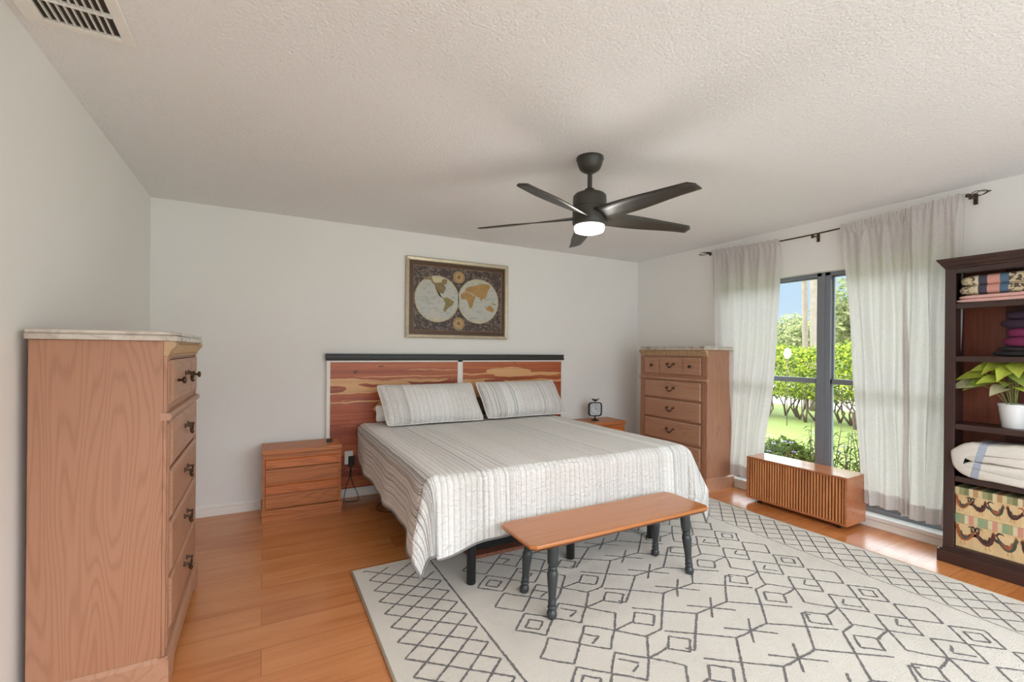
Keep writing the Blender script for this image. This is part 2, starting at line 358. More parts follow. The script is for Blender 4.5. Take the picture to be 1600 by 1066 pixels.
struct(MB().box(RX+.078, RX+.155, YM-.013, YM+.013, WZ0, WZ1).build('trim_2', 'frame'))

# ceiling vent
v = thing('ceiling_vent', 'white ceiling air return grille with dark slots in the upper left corner', 'vent', (-.53, 1.95, H))
X0, X1, Y0, Y1 = -.19, .106, -.72, .204
fr = MB()
gx0, gx1 = -.135, .07
fr.box(X0, gx0, Y0, Y1, -.012, 0).box(gx1, X1, Y0, Y1, -.012, 0).box(gx0, gx1, .174, Y1, -.012, 0).box(gx0, gx1, Y0, -.69, -.012, 0)
fr.build('grille_frame', 'trim', v, bevel=.003)
sl = MB()
for k in range(1, 10): x = gx0+(gx1-gx0)*k/10; sl.box(x-.0017, x+.0017, -.69, .174, -.013, -.002)
for yy in (.05, -.075, -.2, -.325, -.45, -.575): sl.box(gx0, gx1, yy-.004, yy+.004, -.014, -.002)
sl.build('slats', 'trim', v)
MB().box(gx0, gx1, -.69, .174, -.0018, -.0006).build('duct_backing', plain('dark_duct', S(60, 52, 44), .8), v)

# ------------------------------------------------------------ dressers
def handle(parent, x, z, yf):
    h = MB()
    for sx in (-1, 1):
        h.lathe([(.011, 0), (.012, -.003), (.006, -.006), (.0045, -.022), (.007, -.026), (.0, -.028)], (x+sx*.042, yf, z+.012), 12, axis='y')
    pts = [(x+.042*sin(a), yf-.022, z+.012-.034*cos(a)) for a in [pi*q/16-pi/2 for q in range(17)]]
    h.tube(pts, [.003+.0028*sin(pi*q/16) for q in range(17)], 8)
    # leaf ornament at the middle of the bail
    h.lathe([(0, -.016), (.006, -.012), (.0085, 0), (.006, .012), (0, .016)], (x, yf-.024, z-.024), 10, axis='x')
    return h.build('handle', 'bronze', parent, smooth=True, label='dark bronze curved bail handle')
def knob(parent, x, z, yf):
    return MB().lathe([(.006, 0), (.005, -.014), (.013, -.018), (.016, -.024), (.013, -.029), (0, -.031)], (x, yf, z), 16, axis='y').build('knob', 'bronze', parent, smooth=True, label='round dark bronze knob')
def dresser(label, loc, rz):
    t = thing('tall_dresser', label, 'dresser', loc, rz, None)
    W, D, HH = .87, .397, 1.345; hw = W/2; yf = -D
    # side panels, back, carcass
    MB().box(-hw, -hw+.02, yf+.012, -.005, .115, HH).build('side_panel', 'oak_z', t, bevel=.002)
    MB().box(hw-.02, hw, yf+.012, -.005, .115, HH).build('side_panel', 'oak_z', t, bevel=.002)
    b = MB().box(-hw+.02, hw-.02, yf+.03, -.008, .10, HH-.002)
    b.build('carcass', 'oak_z', t)
    # front frame: pilasters with flutes
    f = MB(); pw_ = .062
    for sx in (-1, 1):
        a, c = sorted((sx*hw, sx*(hw-pw_)))
        for (z0, z1) in ((.115, 1.04), (1.066, 1.286)):
            f.box(a, c, yf, yf+.0115, z0, z1)
            for k in range(3):
                xc = a+pw_*(.28+.22*k); f.box(xc-.0035, xc+.0035, yf-.004, yf+.001, z0+.03, z1-.02)
    for z0, z1 in ((.115, .19), (.395, .408), (.620, .632), (.830, .842), (1.03, 1.04), (1.066, 1.092), (1.272, 1.288)):
        f.box(-hw+pw_, hw-pw_, yf+.006, yf+.03, z0, z1)
    f.build('front_frame', 'oak_z', t, bevel=.0015)
    # ledge moulding
    MB().prism([(yf+.02, 1.036), (yf-.010, 1.036), (yf-.016, 1.043), (yf-.016, 1.056), (yf-.010, 1.064), (yf+.02, 1.068)], 'x', -hw-.004, hw+.004).build('ledge_moulding', 'oak_x', t)
    # carved cornice with scroll brackets
    c = MB(); c.box(-hw+.05, hw-.05, yf-.004, yf+.03, 1.288, HH)
    n = 34
    for k in range(n):
        x = -hw+.062+(W-.124)*(k+.5)/n
        c.lathe([(0, -.024), (.006, -.018), (.0085, 0), (.0075, .014), (.004, .021), (0, .024)], (x, yf-.005, 1.316), 8)
    c.box(-hw+.05, hw-.05, yf-.012, yf, 1.338, HH).box(-hw+.05, hw-.05, yf-.008, yf, 1.286, 1.292)
    c.build('carved_cornice', 'oak_pale', t, smooth='auto')
    sc = [(yf+.0115, 1.287), (yf-.001, 1.285), (yf-.006, 1.295), (yf-.010, 1.305), (yf-.018, 1.315), (yf-.026, 1.323), (yf-.029, 1.333), (yf-.025, 1.342), (yf-.018, HH), (yf+.0115, HH)]
    for sx in (-1, 1):
        a, q = sorted((sx*hw, sx*(hw-.052))); MB().prism(sc, 'x', a, q).build('scroll_bracket', 'oak_pale', t, bevel=.002)
    # drawers
    x0, x1 = -hw+pw_+.006, hw-pw_-.006
    for i, (z0, z1) in enumerate(((1.094, 1.270), (.845, 1.028), (.635, .827), (.411, .617), (.192, .392))):
        d = MB(); e_ = .012
        y1_, y0_ = yf+.02, yf-.010
        vs = [(x0, y1_, z0), (x1, y1_, z0), (x1, y1_, z1), (x0, y1_, z1), (x0, yf-.002, z0), (x1, yf-.002, z0), (x1, yf-.002, z1), (x0, yf-.002, z1),
              (x0+e_, y0_, z0+e_), (x1-e_, y0_, z0+e_), (x1-e_, y0_, z1-e_), (x0+e_, y0_, z1-e_)]
        fs = [(0, 1, 5, 4), (1, 2, 6, 5), (2, 3, 7, 6), (3, 0, 4, 7), (4, 5, 9, 8), (5, 6, 10, 9), (6, 7, 11, 10), (7, 4, 8, 11), (8, 9, 10, 11), (3, 2, 1, 0)]
        if i == 0:
            fs.remove((8, 9, 10, 11)); d.add(vs, fs)
            g = [x0+e_, -.155, -.150, .150, .155, x1-e_]
            for k, (a, c_) in enumerate(zip(g[:-1], g[1:])):
                yy = y0_ if k % 2 == 0 else y0_+.004
                d.add([(a, yy, z0+e_), (c_, yy, z0+e_), (c_, yy, z1-e_), (a, yy, z1-e_)], [(0, 1, 2, 3)])
        else: d.add(vs, fs)
        o = d.build('drawer', 'oak_x', t)
        handle(o, 0, (z0+z1)/2+.008, y0_)
        if i == 0:
            knob(o, -.25, (z0+z1)/2, y0_); knob(o, .25, (z0+z1)/2, y0_)
    # plinth with bracket feet
    p_ = MB(); pp = [(-hw-.012, 0), (-hw+.085, 0), (-hw+.10, .012), (-hw+.12, .045), (-hw+.15, .05), (hw-.15, .05), (hw-.12, .045), (hw-.10, .012), (hw-.085, 0), (hw+.012, 0), (hw+.012, .105), (-hw-.012, .105)]
    p_.prism(pp, 'y', yf-.014, yf+.012)
    for sx in (-1, 1):
        a, q = sorted((sx*(hw+.012), sx*(hw-.012))); p_.box(a, q, yf+.012, -.006, 0, .105)
    p_.prism([(yf-.014, .105), (yf-.002, .119), (yf+.02, .119), (yf+.02, .105)], 'x', -hw-.012, hw+.012)
    for sx in (-1, 1): p_.prism([(sx*(hw+.012), .105), (sx*(hw+.002), .119), (sx*(hw-.01), .119), (sx*(hw-.01), .105)], 'y', yf-.01, -.006)
    p_.build('plinth', 'oak_x', t)
    # marble top with clipped front corners
    def slab(m_, z0, z1):
        c_ = .035; a = hw+.018-m_; f_ = yf-.028+m_
        return [(-a, .0), (-a, f_+c_), (-a+c_, f_), (a-c_, f_), (a, f_+c_), (a, .0)], z0, z1
    mt = MB()
    for args in ((0, HH+.0005, HH+.020), (.007, HH+.020, HH+.024), (.004, HH+.024, HH+.036)):
        poly, a, c_ = slab(*args); mt.prism(poly, 'z', a, c_)
    mt.build('marble_top', 'marble', t, bevel=.003)
    return t
dresser('tall oak chest of drawers in the left foreground against the left wall', (-.727, 2.635, 0), pi/2)
dresser('tall oak chest of drawers beyond the bed beside the left curtain', (RX-.016, 3.352, 0), -pi/2)

# ------------------------------------------------------------ nightstands
def nightstand(label, loc):
    t = thing('nightstand', label, 'nightstand', loc, 0); W, D = .562, .325
    c = MB().box(0, .02, .012, D, .09, .512).box(W-.02, W, .012, D, .09, .512).box(.02, W-.02, .03, D, .09, .512)
    c.box(.02, W-.02, .014, .03, .402, .512).box(.02, W-.02, .014, .03, .200, .30)
    c.build('case', 'honey_x', t, bevel=.0015)
    MB().box(-.004, W+.004, -.004, D, .514, .548).build('top', 'honey_x', t, bevel=.004)
    for z0 in (.302, .106):
        q = MB().box(.021, W-.021, .006, .024, z0, z0+.098)
        top = z0+.098
        q.box(.021, W-.021, .012, .024, top+.004, top+.088)
        o = q.build('drawer', 'honey_x', t, bevel=.002)
        MB().prism([(.014, top+.010), (-.006, top+.014), (-.004, top+.070), (.014, top+.078)], 'x', .021, W-.021).build('pull_strip', 'honey_or', o)
    b = MB().prism([(.02, .055), (-.006, .055), (-.008, .06), (-.008, .086), (-.002, .094), (.02, .094)], 'x', -.006, W+.006)
    b.box(-.006, 0.02, .02, D, .055, .09).box(W-.02, W+.006, .02, D, .055, .09).box(-.002, W+.002, 0, D, 0, .055)
    b.build('base', 'honey_x', t)
    return t
nightstand('honey oak two-drawer nightstand left of the bed', (-.003, 3.902, 0))
nightstand('honey oak nightstand mostly hidden behind the far side of the bed', (3.022, 3.902, 0))
ch = thing('charger', 'small black charger block on the left nightstand near the headboard', 'charger', (.485, 4.06, .548))
MB().box(-.022, .022, -.018, .018, 0, .026).build('charger_body', 'blackmetal', ch, bevel=.004)

# clock
ck = thing('table_clock', 'small square black table clock with a bird on top', 'clock', (3.275, 4.06, .548), radians(-14))
MB().lathe([(.045, 0), (.045, .006), (.02, .012), (.008, .02), (.007, .05)], n=20).build('foot', 'blackmetal', ck, smooth='auto')
f = MB(); r_ = .078
def ring(mb, a, b, y0, y1, z):
    n = 32
    def sq(r, k):
        t = 2*pi*k/n; c_, s_ = cos(t), sin(t); q = (abs(c_)**6+abs(s_)**6)**(-1/6); return r*q*c_, z+r*q*s_
    vs = []
    for y in (y0, y1):
        for r in (a, b):
            for k in range(n): x, zz = sq(r, k); vs.append((x, y, zz))
    fs = []
    for k in range(n):
        j = (k+1) % n
        fs += [(k, j, n+j, n+k), (2*n+j, 2*n+k, 3*n+k, 3*n+j), (n+k, n+j, 3*n+j, 3*n+k), (j, k, 2*n+k, 2*n+j)]
    mb.add(vs, fs)
ring(f, .068, r_, -.018, .018, .125); f.build('case', 'blackmetal', ck, smooth='auto')
fc = MB().box(-.068, .068, -.004, .006, .058, .192)
fc.build('dial', plain('clock_dial', S(206, 212, 214), .4, var=.12, scale=30), ck)
hd = MB().box(-.002, .002, -.008, -.006, .125, .17).box(-.002, .034, -.008, -.006, .123, .127)
for k in range(12):
    a = k*pi/6; hd.box(.052*sin(a)-.003, .052*sin(a)+.003, -.007, -.005, .125+.052*cos(a)-.005, .125+.052*cos(a)+.005)
hd.build('clock_hands', 'blackmetal', ck)
bd = MB(); bd.lathe([(0, -.03), (.008, -.02), (.014, 0), (.010, .02), (0, .03)], (0, 0, .226), 10, axis='x'); bd.lathe([(0, -.010), (.008, -.006), (.010, 0), (.007, .008), (0, .012)], (-.028, 0, .236), 8, axis='x')
bd.tube([(.02, 0, .228), (.055, 0, .246)], [.006, .003], 6).tube([(-.036, 0, .237), (-.048, 0, .235)], [.003, .0008], 6).tube([(0, 0, .202), (0, 0, .218)], .003, 6)
bd.build('bird', 'blackmetal', ck, smooth=True)

# ------------------------------------------------------------ headboard
hb = thing('headboard', 'wide cedar plank headboard with black top rail and white edging', 'headboard', (0, 0, 0))
MB().box(.508, 1.69, 4.240, BY-.015, .086, 1.205).build('cedar_panel', 'cedar_left', hb)
MB().box(1.745, 2.932, 4.240, BY-.015, .086, 1.205).build('cedar_panel', 'cedar_right', hb)
MB().box(.478, .508, 4.234, BY-.002, .086, 1.222).box(2.932, 2.951, 4.234, BY-.002, .086, 1.222).box(1.69, 1.745, 4.234, BY-.002, .086, 1.222).box(.508, 2.932, 4.234, BY-.002, 1.205, 1.222).build('white_edging', 'trim', hb, bevel=.002)
MB().prism([(BY-.002, 1.222), (4.222, 1.222), (4.212, 1.232), (4.212, 1.240), (4.222, 1.244), (4.222, 1.268), (4.216, 1.272), (4.216, 1.281), (BY-.002, 1.281)], 'x', .470, 2.955).build('top_rail', 'headblack', hb, label='black stained moulded top rail')
ol = thing('wall_outlet', 'white power outlet on the headboard left of the bed', 'outlet', (.668, 4.239, .362))
MB().box(-.036, .036, -.007, 0, -.058, .058).build('cover_plate', 'trim', ol, bevel=.003)
MB().box(-.017, .017, -.009, -.006, .010, .042).box(-.017, .017, -.009, -.006, -.042, -.010).build('socket', 'trim', ol, bevel=.002)
pg = thing('power_adapter', 'black plug adapter in the outlet with a cord down to the floor', 'adapter', (.685, 4.23, .345))
MB().box(-.024, .022, -.042, -.002, -.052, .032).build('adapter_body', 'blackmetal', pg, bevel=.006)
def smoothpts(ctrl, n=8):
    out = []; P = [Vector(c) for c in ctrl]; P = [P[0]]+P+[P[-1]]
    for i in range(1, len(P)-2):
        for k in range(n):
            t = k/n; a, b, c_, d = P[i-1:i+3]
            out.append(.5*((2*b)+(-a+c_)*t+(2*a-5*b+4*c_-d)*t*t+(-a+3*b-3*c_+d)*t**3))
    out.append(P[-2]); return out
c = MB(); c.tube(smoothpts([(0, -.02, -.05), (-.004, -.02, -.12), (-.04, -.03, -.22), (-.06, -.04, -.335), (-.03, -.10, -.339), (.05, -.09, -.339), (.045, -.05, -.28), (.01, -.03, -.2), (-.01, -.02, -.08)]), .0028, 6)
c.build('cord', 'blackmetal', pg, smooth=True)
cb = MB(); cb.tube(smoothpts([(.98, 4.05, .004), (.90, 3.98, .004), (.83, 3.86, .004), (.87, 3.74, .004), (1.0, 3.72, .004), (1.12, 3.82, .004)]), .0035, 6)
tag(cb.build('floor_cable', 'blackmetal', smooth=True), 'thin black cable looping on the floor under the bed', 'cable')

# ------------------------------------------------------------ picture
pc = thing('framed_map', 'framed antique double hemisphere world map above the headboard', 'picture', (1.7115, BY, 0))
ox, z0, z1 = .5435, 1.437, 2.211
def framepoly(mb, a, za, zb, a2, za2, zb2, y1, y2, mi=0):
    o = [(-a, za), (a, za), (a, zb), (-a, zb)]; i_ = [(-a2, za2), (a2, za2), (a2, zb2), (-a2, zb2)]
    vs = [(x, y1, z) for x, z in o]+[(x, y2, z) for x, z in i_]
    mb.add(vs, [(k, (k+1) % 4, 4+(k+1) % 4, 4+k) for k in range(4)], mi)
fm = MB()
framepoly(fm, ox, z0, z1, ox, z0, z1, -.002, -.030)
framepoly(fm, ox, z0, z1, ox-.008, z0+.008, z1-.008, -.030, -.034)
framepoly(fm, ox-.008, z0+.008, z1-.008, ox-.030, z0+.030, z1-.030, -.034, -.030)
framepoly(fm, ox-.030, z0+.030, z1-.030, ox-.038, z0+.036, z1-.038, -.030, -.020)
fm.build('frame', plain('brushed_champagne', S(196, 184, 158), .35, .45, var=.16, scale=25), pc)
mm = MB(); framepoly(mm, .506, 1.472, 2.174, .470, 1.511, 2.134, -.0215, -.0205); framepoly(mm, .470, 1.511, 2.134, .466, 1.515, 2.130, -.0205, -.019, 1)
mm.build('mat_border', [plain('brown_mat', S(82, 58, 38), .4, .25, var=.1, scale=6), plain('copper_fillet', S(150, 112, 86), .4, .3)], pc)
def printmat():
    t = NT('map_ground'); v = t.coord(); n = t.noise(v, 26, 4, 1.6); n2 = t.noise(v, 3.2, 1)
    return t.fin(t.mix(t.math('MULTIPLY', t.math('GREATER_THAN', n, .53), .55), S(66, 50, 42), S(140, 128, 116)), .5)
MB().box(-.467, .467, -.019, -.006, 1.514, 2.131).build('print_ground', printmat(), pc)
def oceanmat():
    t = NT('map_ocean'); v = t.coord(); n = t.noise(t.coord((1, 1, 3)), 22, 3); n2 = t.noise(v, 6, 2)
    return t.fin(t.mix(t.math('MULTIPLY', t.math('GREATER_THAN', n, .56), .35), t.mix(n2, S(196, 192, 176), S(176, 182, 178)), S(130, 134, 132)), .5)
om = oceanmat()
hm = MB()
for cx in (-.231, .208):
    n = 64
    hm.add([(cx+.227*cos(2*pi*k/n), -.0195, 1.82+.227*sin(2*pi*k/n)) for k in range(n)], [tuple(range(n))], 1)
    hm.add([(cx+.217*cos(2*pi*k/n), -.0199, 1.82+.217*sin(2*pi*k/n)) for k in range(n)], [tuple(range(n))], 0)
    for k in (-60, -30, 30, 60):
        a = .217; w_ = a*sin(radians(k))
        pts = [(cx+w_*cos(q), 1.82+a*sin(q)) for q in [(-pi/2+pi*j/24) for j in range(25)]]
        vs = [(x+d, -.0201, z) for x, z in pts for d in (-.0006, .0006)]
        hm.add(vs, [(2*j, 2*j+1, 2*j+3, 2*j+2) for j in range(24)], 1)
    hm.box(cx-.217, cx+.217, -.0201, -.0199, 1.8193, 1.8207, 1)
for cx, cz in ((-.008, 2.048), (-.007, 1.587)):
    n = 40
    for r, y, mi in ((.060, -.0195, 2), (.051, -.0199, 3), (.044, -.0203, 2), (.020, -.0207, 3)):
        hm.add([(cx+r*cos(2*pi*k/n), y, cz+r*sin(2*pi*k/n)) for k in range(n)], [tuple(range(n))], mi)
gold = plain('map_gold', S(190, 160, 110), .5, var=.2, scale=40); gold2 = plain('map_gold_dark', S(150, 112, 66), .5, var=.25, scale=50)
hm.build('hemispheres', [om, plain('map_rim', S(190, 176, 140), .5), gold, gold2], pc)
NA = [(-0.38, 2.03), (-0.326, 2.015), (-0.288, 2.042), (-0.284, 2.018), (-0.27, 1.979), (-0.241, 1.973), (-0.181, 1.986), (-0.194, 2.001), (-0.164, 2.02), (-0.129, 2.015), (-0.137, 1.973), (-0.163, 1.959), (-0.141, 1.931), (-0.158, 1.905), (-0.171, 1.872), (-0.184, 1.875), (-0.205, 1.877), (-0.205, 1.845), (-0.171, 1.839), (-0.162, 1.827), (-0.183, 1.834), (-0.214, 1.852), (-0.235, 1.884), (-0.253, 1.923), (-0.257, 1.951), (-0.287, 1.973), (-0.3, 2.001), (-0.359, 2.0)]
SA = [(-0.162, 1.835), (-0.127, 1.841), (-0.101, 1.827), (-0.056, 1.8), (-0.074, 1.766), (-0.109, 1.743), (-0.135, 1.717), (-0.152, 1.695), (-0.169, 1.707), (-0.157, 1.749), (-0.148, 1.782), (-0.166, 1.81)]
AF = [(0.015, 1.88), (0.041, 1.903), (0.087, 1.91), (0.142, 1.884), (0.18, 1.861), (0.161, 1.834), (0.148, 1.783), (0.13, 1.748), (0.112, 1.742), (0.093, 1.796), (0.079, 1.829), (0.024, 1.834), (0.01, 1.859)]
EU = [(0.055, 1.912), (0.068, 1.947), (0.114, 1.967), (0.16, 1.975), (0.207, 1.991), (0.263, 2.004), (0.32, 2.0), (0.34, 1.983), (0.33, 1.958), (0.311, 1.93), (0.302, 1.886), (0.279, 1.842), (0.264, 1.858), (0.236, 1.822), (0.222, 1.86), (0.189, 1.866), (0.161, 1.881), (0.142, 1.893), (0.114, 1.908), (0.087, 1.913)]
AU = [(0.289, 1.76), (0.332, 1.784), (0.361, 1.777), (0.386, 1.744), (0.371, 1.712), (0.342, 1.724), (0.294, 1.739)]
NG = [(0.341, 1.811), (0.38, 1.809), (0.409, 1.793), (0.39, 1.789)]
GR = [(-0.29, 2.025), (-0.198, 2.030), (-0.177, 2.022), (-0.194, 1.989), (-0.241, 1.981), (-0.273, 1.995)]
PO = [(-.275, 1.628), (-.2, 1.626), (-.19, 1.612), (-.23, 1.606), (-.27, 1.612)]
PE = [(.17, 1.622), (.24, 1.622), (.25, 1.61), (.208, 1.605), (.175, 1.61)]
PN = [(.13, 2.005), (.20, 2.018), (.28, 2.012), (.25, 2.022), (.2, 2.032), (.15, 2.022)]
CM = [plain('map_olive_brown', S(140, 120, 78), .5, var=.25, scale=30), plain('map_olive', S(140, 128, 70), .5, var=.2, scale=30), plain('map_ochre', S(176, 138, 78), .5, var=.2, scale=30), plain('map_cream', S(206, 194, 148), .5, var=.12, scale=30)]
for i_, (P_, mi) in enumerate(((NA, 0), (SA, 1), (AF, 2), (EU, 2), (AU, 2), (NG, 0), (GR, 3), (PO, 3), (PE, 3), (PN, 3))): MB().prism(P_, 'y', -.0206-.00003*i_, -.0200).build('continent', CM[mi], pc)

# ------------------------------------------------------------ bed
bed = thing('bed', 'king bed frame with white mattress and dark round legs', 'bed', (1.71, 3.22, 0))
BX0, BX1, BY0, BY1 = .755, 2.665, 2.285, 4.20
MB().box(BX0-1.71, BX1-1.71, BY0-3.22, BY1-3.22, .40, .635).build('mattress', 'white_cloth', bed, bevel=.05, seg=4)
MB().box(BX0+.02-1.71, BX1-.02-1.71, BY0+.03-3.22, BY1-3.22, .33, .40).build('bed_frame', 'blackmetal', bed, bevel=.004)
for (x, y) in ((1.03, 2.35), (1.71, 2.35), (2.4, 2.35), (1.03, 3.1), (2.4, 3.1), (1.03, 4.0), (2.4, 4.0)):
    MB().lathe([(.024, 0), (.026, .003), (.026, .33)], (x-1.71, y-3.22, .0155 if y < 2.8 else 0), 20).build('leg', 'blackmetal', bed, smooth='auto')

# comforter
def comforter():
    x0, x1, yf, yb, zt = .735, 2.690, 2.262, 4.205, .655
    ov = .335; step = .0105
    S0, S1 = x0-ov, x1+ov; T0 = yf-ov
    ns, ntt = int((S1-S0)/step), int((yb-T0)/step)
    vs = []; uv = []; rr = .055
    def drop(d):
        # arc over the edge then hang; returns horizontal and vertical
        if d <= 0: return 0, 0
        if d < rr*pi/2: a = d/rr; return rr*sin(a), rr*(1-cos(a))
        return rr, rr+(d-rr*pi/2)
    for j in range(ntt+1):
        t = T0+(yb-T0)*j/ntt
        for i in range(ns+1):
            s = S0+(S1-S0)*i/ns
            xi0, xi1, yi = x0+rr, x1-rr, yf+rr
            a = max(xi0-s-0*rr, s-xi1, 0.0); b = max(yi-t, 0.0)
            sgn = -1 if s < (x0+x1)/2 else 1
            cx = min(max(s, xi0), xi1); cy = max(t, yi)
            d = sqrt(a*a+b*b) if (a > 0 and b > 0) else max(a, b)
            n3 = noise.noise(Vector((s*2.1, t*2.1, 3.7))); nf = noise.noise(Vector((s*6, t*6, 1.2)))
            if d <= 0:
                x, y, z = cx, cy, zt+.006*n3+.003*nf+.012*exp(-((t-3.0)/.9)**2)*0
            else:
                if a > 0 and b > 0: ph = atan2(b, a)
                elif a > 0: ph = 0.0
                else: ph = pi/2
                hd_, vd = drop(d); frac = min(1, d/.34)
                ux, uy = sgn*cos(ph), -sin(ph)
                fl = 0
                if a > 0 and b > 0:
                    m_ = sin(2*ph); fl = frac**1.3*(.055*m_+.030*sin(ph*6-1.0)*m_); vd += frac*(.055-.085*m_) if sgn < 0 else frac*(.035-.02*m_)
                    fl += frac*(.03*m_ if sgn < 0 else .02+.075*m_)
                else:
                    if b > 0:   # front drape: gentle waves and outward lean
                        fl = frac*(.012+.008*sin(s*11+1.0)+.006*sin(s*23))
                        e_ = exp(-((s-xi0)/.22)**2)+exp(-((xi1-s)/.16)**2); fl += frac*.022*e_; vd += frac*.055*e_
                    else:
                        fl = frac*(.020+.012*sin(t*8.5+.8)+.006*sin(t*19))
                        e_ = exp(-((t-yi)/.22)**2); fl += frac*(.030 if sgn < 0 else .05)*e_; vd += frac*(.055 if sgn < 0 else .035)*e_
                        back = max(0, (t-3.3)/.9); vd *= 1-.20*back if sgn < 0 else 1
                        if sgn < 0: fl -= .006*frac
                x = cx+ux*(hd_+fl); y = cy+uy*(hd_+fl); z = zt-vd+.004*nf
                y = max(y, 2.188) if 1.08 < x < 2.40 and z < .42 else y
            q = abs(sin(pi*s/.034))**.5
            z += .004*q*(1 if d <= .03 else .3)
            if d > .05:
                if a > 0 and b <= 0: x += sgn*.003*q
                elif b > 0 and a <= 0: y -= .003*q
            vs.append((x, y, z)); uv.append((s, t))
    mb = MB(); mb.v = vs; mb.f = [(j*(ns+1)+i, j*(ns+1)+i+1, (j+1)*(ns+1)+i+1, (j+1)*(ns+1)+i) for j in range(ntt) for i in range(ns)]; mb.mi = [0]*len(mb.f); mb.uv = uv
    t_ = thing('comforter', 'cream quilted comforter with grey pinstripes spread over the bed', 'comforter', (1.71, 3.22, 0))
    o = mb.build('quilted_cover', 'quilt', t_, smooth=True); o.location = (-1.71, -3.22, 0)
    md = o.modifiers.new('solid', 'SOLIDIFY'); md.thickness = .011; md.offset = -1
    # grey bound edge
    rim = [vs[(0)*(ns+1)+i] for i in range(0, ns+1, 2)]; lf = [vs[j*(ns+1)] for j in range(ntt, 0, -2)]; rt = [vs[j*(ns+1)+ns] for j in range(0, ntt+1, 2)]
    o2 = MB().tube(lf+rim+rt, .0065, 6).build('bound_edge', plain('grey_binding', S(128, 124, 124), .85), t_, smooth=True, label='grey bound hem'); o2.location = (-1.71, -3.22, 0)
comforter()

# pillows
def cushion(wd, ht, th, seed, nx=56, ny=32, flange=.0):
    vs = []; uv = []
    for side in (1, -1):
        for j in range(ny+1):
            for i in range(nx+1):
                u = -1+2*i/nx; v_ = -1+2*j/ny
                uu = sin(u*pi/2)*.35+u*.65; vv = sin(v_*pi/2)*.35+v_*.65
                bul = (max(0, 1-abs(uu)**3.2)**.55)*(max(0, 1-abs(vv)**2.6)**.6)
                pin = 1-.045*(1-vv*vv)*abs(uu)**3; pin2 = 1-.06*(1-uu*uu)*abs(vv)**3
                n = noise.noise(Vector((uu*3+seed, vv*2, side*2)))*.012+noise.noise(Vector((uu*9+seed, vv*5, side*2)))*.005
                cr_ = 1-.05*(abs(uu)**4)*(abs(vv)**4); pin *= cr_; pin2 *= cr_*.99
                vs.append((uu*wd/2*pin, -side*(th/2*bul+n*bul), vv*ht/2*pin2)); uv.append((uu*wd/2+seed, vv*ht/2))
    N = (nx+1)*(ny+1); fs = []
    for j in range(ny):
        for i in range(nx):
            a = j*(nx+1)+i; fs.append((a, a+1, a+nx+2, a+nx+1)); fs.append((N+a+1, N+a, N+a+nx+1, N+a+nx+2))
    mb = MB(); mb.v = vs; mb.f = fs; mb.mi = [0]*len(fs); mb.uv = uv; return mb
def pillow(name, label, mat, x, y, z, wd, ht, th, lean, seed, shear=0, rotz=0, roll_=0):
    mb = cushion(wd, ht, th, seed)
    mb.v = [(a+shear*c_, b, c_) for a, b, c_ in mb.v]
    t = thing(name, label, 'pillow', (x, y, z), 0, None)
    o = mb.build('pillow_body', mat, t, smooth=True); o.location = (0, 0, 0); o.rotation_euler = (-lean, roll_, rotz)
    nx, ny = 56, 32
    v_ = o.data.vertices
    ring_ = [i for i in range(nx+1)]+[j*(nx+1)+nx for j in range(1, ny+1)]+[ny*(nx+1)+i for i in range(nx-1, -1, -1)]+[j*(nx+1) for j in range(ny-1, -1, -1)]
    MB().tube([tuple(v_[i].co) for i in ring_], .005, 6).build('piping', 'white_cloth', t, smooth=True).rotation_euler = (-lean, roll_, rotz)
    return t
pillow('pillow_sham', 'pale grey pinstriped quilted pillow on the left side of the bed', 'sham', 1.335, 3.955, .842, .92, .39, .23, radians(28), 1.3, -.15)
pillow('pillow_sham', 'pale grey pinstriped quilted pillow on the right side of the bed', 'sham', 2.275, 3.965, .845, .92, .39, .23, radians(28), 4.1, -.15)
pillow('pillow', 'plain white pillow peeking out behind the left striped pillow', 'white_cloth', 1.265, 4.12, .752, .80, .14, .10, radians(10), 2.1)
pillow('patterned_pillow', 'small brown patterned pillow half hidden between the striped pillows', plain('brown_print_cloth', S(120, 98, 84), .9, var=.5, scale=45), 1.85, 4.12, .775, .30, .20, .09, radians(12), 6.3)

# basket under the bed
bk = thing('storage_basket', 'dark storage bin with red woven rim on the floor under the bed', 'basket', (1.5, 2.9, .0155))
MB().box(-.36, .48, -.30, .32, .0005, .024).build('woven_base', plain('red_brown_braid', S(140, 84, 62), .85, var=.5, scale=90, bump=.8, bscale=120), bk, bevel=.008)
MB().box(-.30, .44, -.24, .30, .024, .26).build('bin_body', plain('black_fabric', S(26, 26, 27), .9), bk, bevel=.02)

# ------------------------------------------------------------ bench
bn = thing('bench', 'low wooden bench with honey top and turned dark green-grey legs', 'bench', (1.735, 2.0, .0155))
c_ = .028; hx, hy = .623, .172
poly = [(-hx+c_, -hy), (hx-c_, -hy), (hx, -hy+c_), (hx, hy-c_), (hx-c_, hy), (-hx+c_, hy), (-hx, hy-c_), (-hx, -hy+c_)]
bt = MB().prism(poly, 'z', .364, .383); bt.build('seat', 'bench', bn, bevel=.005, seg=3)
def scaled(pp, k): return [(x*(1-k/hx), y*(1-k/hy)) for x, y in pp]
e2 = MB(); n = 8; A = scaled(poly, .002); B = scaled(poly, .020)
e2.add([(x, y, .364) for x, y in A]+[(x, y, .348) for x, y in B], [(k, (k+1) % n, n+(k+1) % n, n+k) for k in range(n)]+[tuple(range(n, 2*n))]+[tuple(range(n))[::-1]])
e2.build('seat_underside', 'bench_edge', bn)
